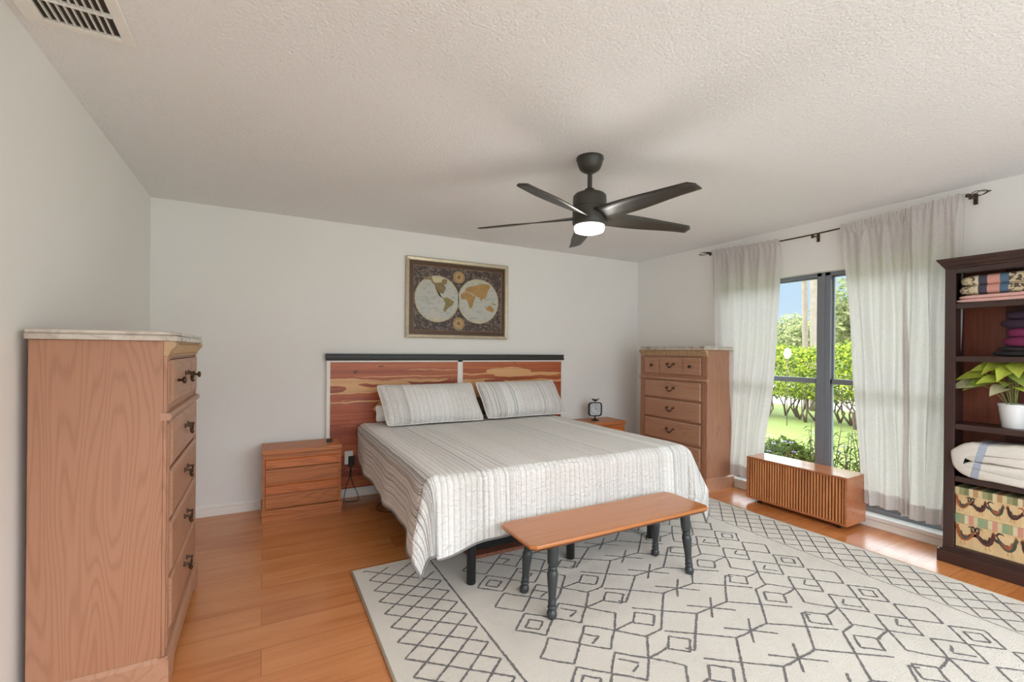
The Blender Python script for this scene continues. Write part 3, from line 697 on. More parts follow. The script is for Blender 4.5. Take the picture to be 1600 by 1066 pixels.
prf = [(.020, 0), (.024, .006), (.026, .018), (.024, .030), (.018, .040), (.021, .044), (.023, .050), (.021, .056), (.017, .060), (.020, .066), (.021, .074), (.018, .080), (.0185, .10), (.024, .16), (.0275, .205), (.024, .222), (.019, .228), (.023, .233), (.023, .240), (.019, .245), (.022, .250), (.026, .256), (.0275, .265), (.028, .350)]
for sx in (-1, 1):
    for sy in (-1, 1):
        lg = MB().lathe(prf, (0, 0, 0), 24)
        lg.v = [(x+sx*(.487-.02*(z/.35)), y+sy*(.135-.022*(z/.35)), z) for x, y, z in lg.v]
        lg.build('leg', 'teal', bn, smooth='auto')

# ------------------------------------------------------------ rug
def rug():
    t = thing('area_rug', 'large cream area rug with charcoal geometric lines and diamond lattice borders', 'rug', (2.02, 1.0, 0))
    X0, X1, Y0, Y1 = .465, 3.545, -1.3, 2.805; Z = .012
    def fn(u, v_):
        x = X0+(X1-X0)*u; y = Y0+(Y1-Y0)*v_; z = Z+.002*noise.noise(Vector((x*2, y*2, 0)))
        return (x-2.02, y-1.0, z)
    g = MB().grid(fn, 60, 80); g.box(X0-2.02, X1-2.02, Y0-1, Y1-1, .0005, Z-.003, 0)
    g.build('pile', 'rug', t, smooth=False)
    e_ = MB()
    for a, b in (((X0, Y0), (X0, Y1)), ((X0, Y1), (X1, Y1)), ((X1, Y1), (X1, Y0)), ((X1, Y0), (X0, Y0))):
        e_.tube([(a[0]-2.02, a[1]-1, .0075), (b[0]-2.02, b[1]-1, .0075)], .007, 8)
    e_.build('bound_edge', 'rugedge', t, smooth=True)
    lines = MB(); rnd = random.Random(3)
    def line(pts, w=.0105):
        P = [Vector((x, y, 0)) for x, y in pts]
        for a, b in zip(P[:-1], P[1:]):
            ln = (b-a).length
            if ln < 1e-3: continue
            n = max(2, int(ln/.009)); d = (b-a)/ln; nn = Vector((-d.y, d.x, 0)); vs = []
            bow = rnd.uniform(-.004, .004)
            for k in range(n+1):
                q = a+d*(ln*k/n)+nn*bow*sin(pi*k/n); ww = w*.5*rnd.uniform(.62, 1.25); off = rnd.uniform(-.0012, .0012)
                for s_ in (-1, 1):
                    r = q+nn*(s_*ww+off); x, y = r.x, r.y
                    if not (X0+.01 < x < X1-.01 and Y0 < y < Y1-.01): pass
                    vs.append((x-2.02, y-1, Z+.0012+.002*noise.noise(Vector((x*2, y*2, 0)))))
            lines.add(vs, [(2*k, 2*k+1, 2*k+3, 2*k+2) for k in range(n)])
    TOP, BOT = 2.76, -1.25
    # border lattices
    for (xa, xb, wd, ph) in ((.535, .895, .0105, 2.77), (3.51, 3.15, .0085, 2.76)):
        dx = (xb-xa)/5; pit = .1235 if xa < 1 else .1215
        ys = [ph-k*pit for k in range(34)]
        for y in ys:
            for sg in (-1, 1):
                p0, p1 = (xa, y), (xb, y+sg*2.5*pit)
                # clip at top
                if p1[1] > TOP: 
                    f_ = (TOP-p0[1])/(p1[1]-p0[1]); p1 = (xa+(xb-xa)*f_, TOP)
                if p0[1] < BOT or p1[1] < BOT: continue
                line([p0, p1], wd)
        k = 0
    line([(.918, TOP), (.918, BOT)], .011); line([(3.137, TOP), (3.137, BOT)], .0055)
    for k in range(-12, 7):
        y0 = 1.645+.2165*k
        if y0 > 2.62 or y0 < BOT+.1: continue
        for mir in (0, 1):
            yc = y0 if not mir else 3.12-y0
            def tr(x, y): return (x, y) if not mir else (4.06-x, 3.12-y)
            def ok(p_): return BOT < p_[1] < 2.72
            def dl(pts, w=.0105):
                q = [tr(*p_) for p_ in pts]
                if all(ok(z) for z in q): line(q, w)
            conc = (k % 2 == 1)
            def dia(cx, cy, a, b): dl([(cx-a, cy), (cx, cy+b), (cx+a, cy), (cx, cy-b), (cx-a, cy)])
            dia(1.15, y0, .105, .098)
            if conc: dia(1.145, y0, .050, .046)
            dia(1.352, y0, .103, .096)
            if conc: dl([(1.335, y0+.055), (1.395, y0-.005)]); dl([(1.385, y0-.01), (1.335, y0-.03)])
            else: dl([(1.31, y0+.05), (1.362, y0), (1.30, y0-.028)])
            dl([(1.455, y0+.2165), (1.555, y0+.108), (1.455, y0)])
            dl([(1.455, y0), (1.575, y0+.012)])
            dia(1.645, y0+.005, .070, .062)
            ys_ = y0-.0855
            dl([(1.66, ys_+.19), (1.915, ys_)])
            if conc: dl([(1.915, ys_), (1.66, ys_-.225), (1.555, ys_-.232)])
            else: dl([(1.915, ys_), (1.67, ys_-.19), (1.645, ys_-.160)])
            dl([(1.915, ys_), (2.03, ys_)])
            yc = y0-.085
            if not mir:
                dl([(1.93, yc+.075), (2.115, yc-.072)]); dl([(1.955, yc-.06), (2.105, yc+.07)])
    lines.build('charcoal_pattern', 'rugline', t)
rug()

# ------------------------------------------------------------ fluted cabinet by the window
tv = thing('media_cabinet', 'low walnut cabinet with vertical slat front under the window', 'cabinet', (3.80, 2.18, 0))
d0, d1, y0, y1, z0, z1 = 0, .275, -.40, .40, .035, .40
cs = MB(); cs.box(d0, d1, y0, y0+.018, z0, z1-.016).box(d0, d1, y1-.018, y1, z0, z1-.016).box(d0, d1, y0, y1, z1-.016, z1).box(d0, d1, y0+.018, y1-.018, z0, z0+.016).box(d1-.012, d1, y0+.018, y1-.018, z0+.016, z1-.016)
cs.build('case', 'walnut_x', tv, bevel=.002)
MB().box(.020, .026, y0+.019, y1-.019, z0+.017, z1-.017).build('front_panel', 'walnut_dark', tv)
n = 34
sb = MB()
for k in range(n):
    yy = y0+.022+(y1-y0-.044)*(k+.5)/n; hwid = .0068
    sb.prism([(.021, yy-hwid), (.012, yy-hwid), (.008, yy-hwid*.5), (.008, yy+hwid*.5), (.012, yy+hwid), (.021, yy+hwid)], 'z', z0+.016, z1-.016)
sb.build('slat_front', 'walnut_z', tv)
for yy in (-.33, .30):
    for xx in (.04, .235):
        q = MB().lathe([(.016, -.008), (.018, 0), (.016, .008)], (xx, yy, .018), 16, axis='y').box(xx-.012, xx+.012, yy-.012, yy+.012, .028, .036)
        q.build('castor', 'blackmetal', tv, smooth='auto')

# ------------------------------------------------------------ curtains
def rodz(y): u = (y-1.15)/(3.2-1.15); return 2.362-.012*u-.042*sin(pi*min(max(u, 0), 1))
rd = thing('curtain_rod', 'thin bronze curtain rod with twisted wire finials above the window', 'curtain rod', (4.017, 2.17, 0))
pts = [(0, y-2.17, rodz(y)) for y in np.linspace(1.20, 3.18, 24)]
MB().tube(pts, .006, 10).build('rod', 'bronze', rd, smooth=True)
for s_, ye in ((-1, 1.20), (1, 3.18)):
    f = MB(); f.lathe([(.012, -.008), (.013, 0), (.012, .008)], (0, ye-2.17, rodz(ye)), 12, axis='y')
    for k in range(4):
        a0 = k*pi/2
        f.tube([(.020*sin(pi*q/10)*cos(a0+q*.18), ye-2.17+s_*(.008+.095*q/10), rodz(ye)+.020*sin(pi*q/10)*sin(a0+q*.18)) for q in range(11)], .0024, 6)
    f.lathe([(0, -.006), (.005, 0), (0, .006)], (0, ye-2.17+s_*.106, rodz(ye)), 8, axis='y')
    f.build('finial', 'bronze', rd, smooth=True)
for yb_ in (1.185, 2.154, 3.15):
    MB().tube([(0, yb_-2.17, rodz(yb_)-.012), (.06, yb_-2.17, rodz(yb_)-.012), (.086, yb_-2.17, rodz(yb_)-.012)], .006, 8).box(.080, .0895, yb_-2.18, yb_-2.16, rodz(yb_)-.05, rodz(yb_)+.02).box(-.012, .006, yb_-2.178, yb_-2.162, rodz(yb_)-.03, rodz(yb_)-.006).build('bracket', 'bronze', rd)
def curtain(label, ta, tb, ba, bb, zb, folds, seed, amp=.030, edgefn=None, hemcurve=None, xc=4.017):
    # a = larger y (left in the picture), b = smaller y
    nu, nv = 150, 70; rnd = random.Random(seed); ph = [rnd.uniform(0, 6.28) for _ in range(6)]
    def fn(u, v_):
        # v_ 0 top .. 1 bottom
        tt = v_; e0 = ta+(ba-ta)*tt; e1 = tb+(bb-tb)*tt
        if edgefn: e0, e1 = edgefn(tt, e0, e1)
        y = e0+(e1-e0)*u
        ztop = rodz(y)+.022+.006*sin(u*folds*2*pi*2.3+ph[0]); zbot = zb+(hemcurve(u) if hemcurve else 0)
        z = ztop+(zbot-ztop)*v_
        a = 1.3*amp*(.35+.65*min(1, v_*2.2))
        gather = exp(-((v_-.012)/.05)**2)
        w_ = sin(u*folds*2*pi+ph[1]+.7*sin(v_*2.2+ph[2]))+.45*sin(u*folds*2*pi*1.9+ph[3]+v_*1.1)
        fine = sin(u*folds*2*pi*3.1+ph[4])*.5
        x = xc+a*w_*.62*(1-gather*.75)+.010*fine*(gather+.15)
        # rod pocket hugs the rod
        dz = abs(z-rodz(y)); 
        if dz < .035: x = 4.017-.0095-abs(x-xc)*.5
        return (min(x, RX-.022)-4.017, y+.006*sin(z*5+ph[5]+u*9)-2.17, z)
    t = thing('curtain', label, 'curtain', (4.017, 2.17, 0), 0, 'linen curtains on the rod')
    mb = MB().grid(fn, nu, nv); mb.build('drape', 'linen', t, smooth=True)
    # stitched hem at the bottom
    h = MB().grid(lambda u, v_: (lambda p_: (p_[0]-.0022, p_[1], p_[2]))(fn(u, .952+.048*v_)), nu, 4); h.build('hem', 'linen', t, smooth=True)
    return t
def e1f(t, a, b):
    return a-.0*t+(-.02 if t < .2 else -.03), b+(.05*sin(pi*min(1, t*1.0))*1.0)*-.3
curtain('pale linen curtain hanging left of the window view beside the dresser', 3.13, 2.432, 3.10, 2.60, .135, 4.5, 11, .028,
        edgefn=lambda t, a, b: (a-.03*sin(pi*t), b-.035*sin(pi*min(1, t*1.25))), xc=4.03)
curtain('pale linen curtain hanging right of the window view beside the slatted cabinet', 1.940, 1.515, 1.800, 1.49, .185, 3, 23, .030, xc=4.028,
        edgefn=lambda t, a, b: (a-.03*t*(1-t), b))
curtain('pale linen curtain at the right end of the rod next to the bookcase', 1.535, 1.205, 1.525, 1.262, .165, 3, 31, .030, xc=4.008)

# ------------------------------------------------------------ bookcase
bc = thing('bookcase', 'dark espresso open bookcase at the right edge beside the curtain', 'bookcase', (3.84, .80, 0))
def BX(mb, x0, x1, y0, y1, z0, z1): return mb.box(x0-3.84, x1-3.84, y0-.80, y1-.80, z0, z1)
ya, yb_ = .33, 1.25; xb_ = 4.085
p_ = MB(); BX(p_, 3.8565, xb_, ya, ya+.022, .098, 1.866); BX(p_, 3.8565, xb_, yb_-.022, yb_, .098, 1.866); p_.build('side_panel', 'espresso', bc, bevel=.002)
f = MB(); BX(f, 3.838, 3.856, ya, ya+.052, .098, 1.867); BX(f, 3.838, 3.856, yb_-.052, yb_, .098, 1.867); BX(f, 3.8385, 3.8555, ya+.052, yb_-.052, 1.835, 1.867); f.build('face_frame', 'espresso', bc, bevel=.002)
b = MB(); BX(b, xb_-.014, xb_-.004, ya+.02, yb_-.02, .1, 1.86); b.build('back_panel', 'redback', bc, label='red-brown plank back panel')
for z in (.112, .556, .885, 1.312, 1.645):
    s_ = MB(); BX(s_, 3.8575, xb_-.014, ya+.022, yb_-.022, z-.018, z); BX(s_, 3.843, 3.8565, ya+.053, yb_-.053, z-.034, z); s_.build('shelf', 'espresso', bc, bevel=.002)
cr = [(.26, 1.868), (-.004, 1.868), (-.008, 1.878), (-.018, 1.886), (-.022, 1.894), (-.022, 1.900), (-.034, 1.912), (-.038, 1.930), (.26, 1.930)]
MB().prism([(x, z) for x, z in cr], 'y', ya-.80-.03, yb_-.80+.03).build('crown', 'espresso', bc) if False else None
cm = MB(); cm.prism([(x, z) for x, z in cr], 'y', 0, 1)
cm.v = [(x, (ya-.80-.035*(z-1.868)/.06) if y == 0 else (yb_-.80+.035*(z-1.868)/.06), z) for x, y, z in cm.v]; cm.build('crown', 'espresso', bc)
pb = MB(); BX(pb, 3.815, xb_-.02, ya-.02, yb_+.022, 0, .078); BX(pb, 3.824, xb_-.02, ya-.010, yb_+.012, .078, .088); BX(pb, 3.832, xb_-.02, ya-.003, yb_+.003, .088, .097); pb.build('plinth', 'espresso', bc, bevel=.002)

# rooster boxes
RC = [plain('rooster_rust', S(168, 92, 56), .8, var=.3, scale=80), plain('rooster_maroon', S(96, 52, 46), .8, var=.3, scale=80), plain('rooster_green', S(74, 84, 70), .8, var=.3, scale=80), plain('rooster_dark', S(64, 48, 44), .8, var=.3, scale=80), plain('rooster_tan', S(190, 146, 96), .8, var=.2, scale=60)]
def checker(name, a, b, c3):
    t = NT(name); sp = t.n('ShaderNodeSeparateXYZ', {0: t.coord()}); f_ = t.math('FRACT', t.math('MULTIPLY', sp.outputs[1], 9.5))
    col = t.ramp(f_, [(0, a), (.22, S(212, 196, 150)), (.40, b), (.62, S(216, 204, 166)), (.8, c3)], 'CONSTANT')
    n_ = t.noise(t.coord(), 40, 2); return t.fin(t.mix(t.math('MULTIPLY', n_, .35), col, S(150, 130, 96)), .7)
M['lidstripe'] = checker('striped_paper', S(132, 160, 124), S(206, 142, 124), S(150, 158, 120))
M['lidstripe2'] = checker('striped_paper_dim', S(150, 150, 108), S(186, 140, 96), S(120, 124, 84))
def farmpaper():
    t = NT('cream_farm_paper'); n_ = t.noise(t.coord((1, 1, .4)), 30, 3); n2 = t.noise(t.coord(), 6, 2)
    return t.fin(t.mix(n_, t.mix(n2, S(232, 214, 172), S(218, 190, 140)), S(196, 160, 112)), .7)
M['farm'] = farmpaper()
body = [(-.55, .55), (-.46, .70), (-.40, .62), (-.34, .48), (-.22, .36), (-.05, .40), (.10, .36), (.24, .50), (.30, .72), (.36, .86), (.44, .90), (.48, .84), (.56, .80), (.49, .76), (.46, .62), (.44, .42), (.36, .20), (.20, .04), (.05, .0), (-.15, .04), (-.30, .18), (-.42, .32)]
tails = [[(-.25, .3), (-.5, .55), (-.62, .85), (-.48, 1.02), (-.26, .98), (-.15, .86), (-.30, .92), (-.46, .90), (-.52, .78), (-.40, .58), (-.15, .40)],
         [(-.2, .25), (-.6, .4), (-.80, .62), (-.82, .86), (-.70, .98), (-.72, .80), (-.62, .60), (-.35, .45), (-.1, .38)]]
comb = [(.34, .86), (.33, .97), (.38, .92), (.41, 1.0), (.44, .92), (.49, .96), (.47, .86)]
wat = [(.47, .78), (.53, .72), (.50, .64), (.45, .70)]
legs = [[(.0, .05), (.04, .05), (.02, -.18), (.10, -.22), (-.06, -.22), (-.01, -.17)], [(.16, .05), (.20, .05), (.24, -.18), (.32, -.22), (.16, -.22), (.21, -.17)]]
def rooster(mb, cy, cz, s, flip, col, xf):
    def pp(P_): return [(-(x*s*flip)+cy, z*s*1.2+cz) for x, z in P_]   # +picture right = -y
    k = [0]
    def add(P_, mi):
        k[0] += 1; mb.prism(pp(P_), 'x', xf-.0006-.0001*k[0], xf+.0002, mi)
    for T_ in tails: add(T_, (col+1) % 4)
    for l_ in legs: add(l_, 4)
    add(body, col); add([(x*.55-.02, z*.55+.12) for x, z in body], (col+2) % 4); add(comb, 0); add(wat, 0)
def rbox(label, loc, W, D, Hh, lid, n, s, lidmat, cols):
    t = thing('decorative_box', label, 'box', loc)
    MB().box(0, D, -W/2+.003, W/2-.003, 0, Hh-.004).build('box_body', 'farm', t, bevel=.002)
    MB().box(-.003, D+.003, -W/2, W/2, Hh-lid, Hh).build('lid', lidmat, t, bevel=.002)
    g = MB()
    for k in range(n):
        y = W/2-(k+.5)*W/n; rooster(g, y, .030*s/.06 if False else (Hh-lid)*.30, s, (-1, 1, 1, -1, 1)[k], cols[k % len(cols)], -.0002 if True else 0)
    g.build('rooster_print', RC, t)
rbox('large cream box printed with roosters, lower of the two on the bottom shelf', (3.866, .965, .1125), .47, .19, .205, .055, 5, .083, 'lidstripe', [0, 1, 2, 3])
rbox('smaller cream box printed with roosters, on top of the larger rooster box', (3.868, 1.052, .318), .300, .18, .168, .045, 4, .066, 'lidstripe2', [0, 1, 2, 3])

# folded cloth builder
def foldstack(name, label, cat, loc, layers, mat, parts='cloth_fold', seed=1, disp=.006):
    t = thing(name, label, cat, loc)
    for li, (x0, x1, y0, y1, z0, z1) in enumerate(layers):
        def fn(u, v_, x0=x0, x1=x1, y0=y0, y1=y1, z0=z0, z1=z1, li=li):
            a = -pi+2*pi*u; cx, cy, cz = (x0+x1)/2, (y0+y1)/2, (z0+z1)/2
            b_ = -pi/2+pi*v_
            def se(w_, e_): return (abs(w_)**e_)*(1 if w_ >= 0 else -1)
            x = se(cos(b_), .35)*se(cos(a), .30)*(x1-x0)/2; y = se(cos(b_), .35)*se(sin(a), .30)*(y1-y0)/2; z = se(sin(b_), .75)*(z1-z0)/2
            n_ = noise.noise(Vector((x*9+seed, y*9, z*14+li)))*disp+noise.noise(Vector((x*24+seed, y*24, z*30+li)))*disp*.4
            sc_ = 1+n_/max(.03, (z1-z0)/2)*.35
            return (cx+x*(1+n_*2), cy+y*(1+n_*2), max(cz+z*sc_, .001))
        o = MB().grid(fn, 72, 28).build(parts, mat if not isinstance(mat, list) else mat[li % len(mat)], t, smooth=True)
    return t
def stripeblanket():
    t = NT('cream_blanket_blue_stripe'); sp = t.n('ShaderNodeSeparateXYZ', {0: t.coord()}); n_ = t.noise(t.coord(), 4, 2)
    yy = t.math('ADD', sp.outputs[1], t.math('MULTIPLY_ADD', sp.outputs[2], .22, 0)); yy = t.math('ADD', yy, t.math('MULTIPLY', n_, .03))
    m1 = t.math('MULTIPLY', t.math('GREATER_THAN', yy, .098), t.math('LESS_THAN', yy, .135))
    wv = t.noise(t.coord(), 160, 2); t.bump(wv, .3, .004); base = t.mix(wv, S(228, 222, 212), S(206, 199, 188))
    return t.fin(t.mix(t.math('MULTIPLY', m1, .8), base, S(150, 164, 184)), .9)
M['blanket'] = stripeblanket()
fb = thing('folded_blanket', 'thick folded cream blanket with a blue stripe on the lower shelf', 'blanket', (3.93, 1.0, .557))
def softext(name, poly, xs, seed):
    # swept soft fold: the outline shrinks a little towards both ends
    n = len(poly); cy = sum(p_[0] for p_ in poly)/n; cz = sum(p_[1] for p_ in poly)/n; vs = []; fs = []; K = len(xs)
    for q, (x, k) in enumerate(xs):
        for y, z in poly:
            nn = noise.noise(Vector((x*8+seed, y*10, z*16)))*.011+noise.noise(Vector((x*22+seed, y*26, z*30)))*.004
            d = Vector((y-cy, z-cz)); L_ = max(d.length, 1e-4); m_ = 1-k/L_ if L_ > k*1.5 else .5
            vs.append((x+nn*.6, cy+d.x*m_+nn, max(cz+d.y*m_+nn, .0015)))
    for q in range(K-1):
        for i in range(n): fs.append((q*n+i, q*n+(i+1) % n, (q+1)*n+(i+1) % n, (q+1)*n+i))
    fs.append(tuple(range(n))[::-1]); fs.append(tuple((K-1)*n+i for i in range(n)))
    MB().add(vs, fs).build(name, 'blanket', fb, smooth='auto', bevel=.006, seg=3)
def arc(cy, cz, ry, rz_, a0, a1, n): return [(cy+ry*cos(radians(a0+(a1-a0)*k/n)), cz+rz_*sin(radians(a0+(a1-a0)*k/n))) for k in range(n+1)]
xs_ = [(-.128, .020), (-.124, .010), (-.114, .003), (-.09, 0), (0, 0), (.08, 0), (.12, .004), (.13, .015)]
outer = [(-.28, .25)]+[(-.28+.05*k, .25-.0006*k*k) for k in range(1, 7)]+arc(.085, .115, .125, .113, 78, -90, 22)+[(.03, .001), (-.1, .001), (-.28, .001), (-.28, .045), (-.1, .045), (.05, .042)]+arc(.085, .100, .080, .055, -75, 75, 12)+[(.03, .165), (-.1, .175), (-.28, .18)]
softext('outer_fold', outer, xs_, 3.0)
inn = [(-.28, .114), (-.1, .114), (.05, .112)]+arc(.10, .079, .066, .037, 85, -85, 8)+[(.03, .043), (-.1, .044), (-.28, .044)]
softext('inner_fold', inn, [(x+.006, k) for x, k in xs_[:-1]]+[(.12, .01)], 6.0)
inn2 = [(-.28, .180), (-.1, .174), (.05, .160)]+arc(.085, .134, .070, .026, 85, -85, 8)+[(.03, .113), (-.1, .114), (-.28, .114)]
softext('inner_fold', inn2, [(x+.004, k) for x, k in xs_[:-1]]+[(.12, .01)], 9.0)
def patch():
    t = NT('patchwork_quilt'); sp = t.n('ShaderNodeSeparateXYZ', {0: t.coord()}); y = t.math('SUBTRACT', .20, sp.outputs[1])
    n_ = t.noise(t.coord(), 45, 3, 1); pr = t.math('GREATER_THAN', n_, .55)
    prn = t.mix(pr, S(206, 192, 160), S(92, 76, 66))
    seg = t.ramp(t.math('DIVIDE', y, .42), [(0, (0, 0, 0, 1)), (.20, S(212, 200, 172)), (.235, S(70, 68, 84)), (.33, S(206, 150, 138)), (.46, S(84, 108, 132)), (.55, (0, 0, 0, 1))], 'CONSTANT')
    isp = t.math('LESS_THAN', t.n('ShaderNodeSeparateColor', {0: seg}).outputs[0], .001)
    return t.fin(t.mix(isp, seg, prn), .85)
M['patch'] = patch()
foldstack('patchwork_quilt', 'folded patchwork quilt with navy, pink and blue bands on the top shelf', 'quilt', (3.95, 1.0, 1.692), [(-.10, .11, -.28, .197, 0, .065), (-.095, .11, -.28, .192, .055, .125)], 'patch', seed=9, disp=.005)
foldstack('pink_blanket', 'thin folded pink blanket under the patchwork quilt on the top shelf', 'blanket', (3.95, 1.0, 1.6455), [(-.12, .11, -.28, .205, 0, .026), (-.115, .11, -.28, .196, .020, .048)], plain('pink_fleece', S(222, 178, 170), .9, var=.06, scale=20), seed=2, disp=.006)
zz = 1.3125
for nm, lab, c_, h_, yr in (('folded_garment', 'black folded garment at the bottom of the clothes pile on the shelf', S(34, 28, 32), .062, .035), ('folded_garment', 'magenta folded garment in the middle of the clothes pile on the shelf', S(112, 30, 72), .115, -.01), ('folded_garment', 'dark purple garment at the top of the clothes pile on the shelf', S(48, 28, 48), .105, .0)):
    foldstack(nm, lab, 'clothes', (3.95, .83, zz), [(-.09, .10, -.2, .185+yr, 0, h_*.55), (-.085, .10, -.2, .165+yr, h_*.45, h_)], plain('cloth_%d' % int(h_*1000), c_, .9, var=.2, scale=30), seed=h_*100, disp=.014); zz += h_*.94

# potted plant
pp = thing('potted_plant', 'leafy green plant in a white pot on the middle shelf', 'plant', (3.945, .965, .886))
MB().lathe([(.048, 0), (.050, .003), (.0655, .128), (.069, .130), (.069, .142), (.064, .142), (.062, .125), (.05, .12), (0, .12)], n=32).build('pot', plain('white_ceramic_pot', S(232, 232, 232), .3, var=.01), pp, smooth='auto', label='white tapered pot')
MB().lathe([(0, .118), (.061, .118), (.061, .126), (.03, .130), (0, .131)], n=20).build('soil', plain('dark_soil', S(46, 34, 26), .95, bump=.6, bscale=80), pp, smooth=True)
lf = MB(); st = MB(); rnd = random.Random(5)
def leafshape(mb, base, dirv, up, ln, wd, mi, droop=.3):
    d = dirv.normalized(); s_ = d.cross(up).normalized(); nrm = s_.cross(d); vs = []; n = 7
    outl = [(-.16, .30), (-.08, .62), (.10, .95), (.30, 1.0), (.52, .80), (.76, .42), (1.0, 0.02)]
    for t, w_ in outl:
        c0 = base+d*ln*t-nrm*(-1)*0+Vector((0, 0, -droop*ln*max(0, t)**2))
        vs += [c0-s_*wd*w_+nrm*wd*.28*w_, c0+(-nrm*0), c0+s_*wd*w_+nrm*wd*.28*w_]
    fs = []
    for k in range(n-1):
        if k == 0:
            fs += [(0, 1, 4, 3), (1, 2, 5, 4)]
        else: fs += [(3*k, 3*k+1, 3*k+4, 3*k+3), (3*k+1, 3*k+2, 3*k+5, 3*k+4)]
    vs[1] = base+d*ln*.02
    mb.add(vs, fs, mi)
LV = [(-.03, .235, .335, .105, .05, 0), (-.02, .15, .40, .095, .042, 0), (-.05, .265, .27, .11, .05, 2), (-.05, .185, .285, .10, .046, 1), (-.03, .09, .42, .10, .045, 0), (-.04, .03, .39, .105, .046, 0), (-.03, -.03, .42, .10, .045, 0), (-.05, -.06, .34, .10, .045, 1), (-.06, .11, .31, .10, .045, 0), (-.07, .0, .30, .105, .045, 1), (.04, -.08, .40, .10, .045, 0), (.05, .10, .37, .10, .042, 0), (-.07, -.08, .27, .09, .04, 0), (-.08, .055, .25, .09, .04, 2)]
for (lx, ly, lz, ln, wd, mi) in LV:
    lz = .13+(lz-.13)*.86; ly *= .80; lx = min(lx, -.02) if abs(ly) > .1 else lx
    tip = Vector((lx, ly*.92, lz)); b0 = Vector((lx*.15+rnd.uniform(-.01, .01), ly*.12, .128)); mid = b0*.5+tip*.5+Vector((0, 0, .05))
    base = b0*.25+mid*.35+tip*.40+Vector((0, 0, .02))
    d = Vector((lx-.05, ly*1.1+.001, -.03+rnd.uniform(-.03, .05)))
    start = tip-d.normalized()*ln*.45
    st.tube(smoothpts([b0, (b0+start)/2+Vector((0, 0, .03)), start], 5), .0016, 5)
    leafshape(lf, start, d, Vector((rnd.uniform(-.9, -.5), rnd.uniform(-.2, .2), 1)), ln*1.25, wd*1.15, mi, .3)
def leafmat(name, a, b):
    t = NT(name); n_ = t.noise(t.coord(), 30, 3); t.set(t.b.inputs['Subsurface Weight'], 0.0); return t.fin(t.mix(n_, a, b), .45)
lf.build('foliage', [leafmat('lime_leaf', S(220, 228, 96), S(150, 170, 60)), leafmat('green_leaf', S(176, 192, 90), S(100, 124, 58)), leafmat('pale_pink_leaf', S(216, 208, 180), S(160, 162, 110))], pp, smooth=True)
st.build('stems', plain('stem_green', S(150, 160, 90), .6), pp, smooth=True)

# ------------------------------------------------------------ ceiling fan
fn_ = thing('ceiling_fan', 'black five-blade ceiling fan with a lit white lamp', 'ceiling fan', (1.649, 2.111, H))
MB().lathe([(.078, 0), (.078, -.014), (.074, -.018), (.070, -.040), (.058, -.066), (.040, -.080), (.022, -.086), (.018, -.092)], n=36).build('canopy', 'fan', fn_, smooth='auto')
MB().lathe([(.0135, -.085), (.0135, -.19)], n=16).build('downrod', 'fan', fn_, smooth='auto')
MB().lathe([(.016, -.176), (.026, -.180), (.034, -.190), (.036, -.200), (.060, -.206), (.084, -.212), (.094, -.222), (.096, -.235), (.097, -.290), (.095, -.292), (.095, -.296), (.098, -.298), (.098, -.345), (.098, -.378), (.092, -.390), (.086, -.394)], n=44).build('motor_housing', 'fan', fn_, smooth='auto')
lt = NT('lamp_lens'); lt.b.inputs['Emission Color'].default_value = (1, .95, .88, 1); lt.b.inputs['Emission Strength'].default_value = 3.2; lt.fin(S(250, 248, 244), .4)
MB().lathe([(.084, -.392), (.087, -.396), (.087, -.412), (.081, -.426), (.064, -.433), (.0, -.435)], n=40).build('lamp_lens', lt.m, fn_, smooth='auto', label='glowing white drum lens')
for k in range(5):
    a = radians(61+72*k); n = 22
    vs = []
    for j in range(n+1):
        t = j/n; r = .085+t*.600
        wl = .050+.012*sin(pi*min(1, t*1.2))-.012*t; wt = -(.060+.012*sin(pi*t)-.018*t)
        tw = radians(24-12*min(1, t*1.5)); lift = -.345-.010*t
        # slanted tip
        rl = r-.0*t; rt = r+(-.040 if j == n else 0)*1
        for w_, rr_ in ((wl, rl), (wl*.35, rl), (wt*.35, r), (wt, r if j < n else r-.030)):
            x = rr_; y = w_*cos(tw); z = lift-w_*sin(tw)
            vs.append((x, y, z))
    m4 = 4; fs = [(j*m4+i, j*m4+i+1, (j+1)*m4+i+1, (j+1)*m4+i) for j in range(n) for i in range(3)]
    b = MB(); b.add([(x*cos(a)-y*sin(a), x*sin(a)+y*cos(a), z) for x, y, z in vs], fs)
    b.build('blade', 'fan', fn_, smooth=True, solid=.006)

# ------------------------------------------------------------ garden outside
GZ = -.15
def grassmat():
    t = NT('lawn_grass'); v = t.coord(); a = t.noise(v, 60, 3); b_ = t.noise(v, .9, 2); t.bump(a, .7, .03)
    return t.fin(t.mix(t.math('ADD', t.math('MULTIPLY', a, .6), t.math('MULTIPLY', b_, .3)), S(136, 146, 72), S(82, 98, 44)), .9)
M['lawn'] = grassmat()
g = MB().box(RX+T, 13.2, -16, 40, GZ-.2, GZ); tag(g.build('lawn', 'lawn'), 'sunlit green lawn outside the window', 'lawn'); bpy.data.objects['lawn']['kind'] = 'structure'
r_ = MB().box(13.2, 22, -16, 40, GZ-.2, GZ+.005); o = r_.build('street', plain('pale_street', S(206, 198, 190), .9, var=.06, scale=1)); o['kind'] = 'structure'
g2 = MB().box(22, 70, -30, 60, GZ-.2, GZ); o = g2.build('ground', 'lawn'); o['kind'] = 'structure'
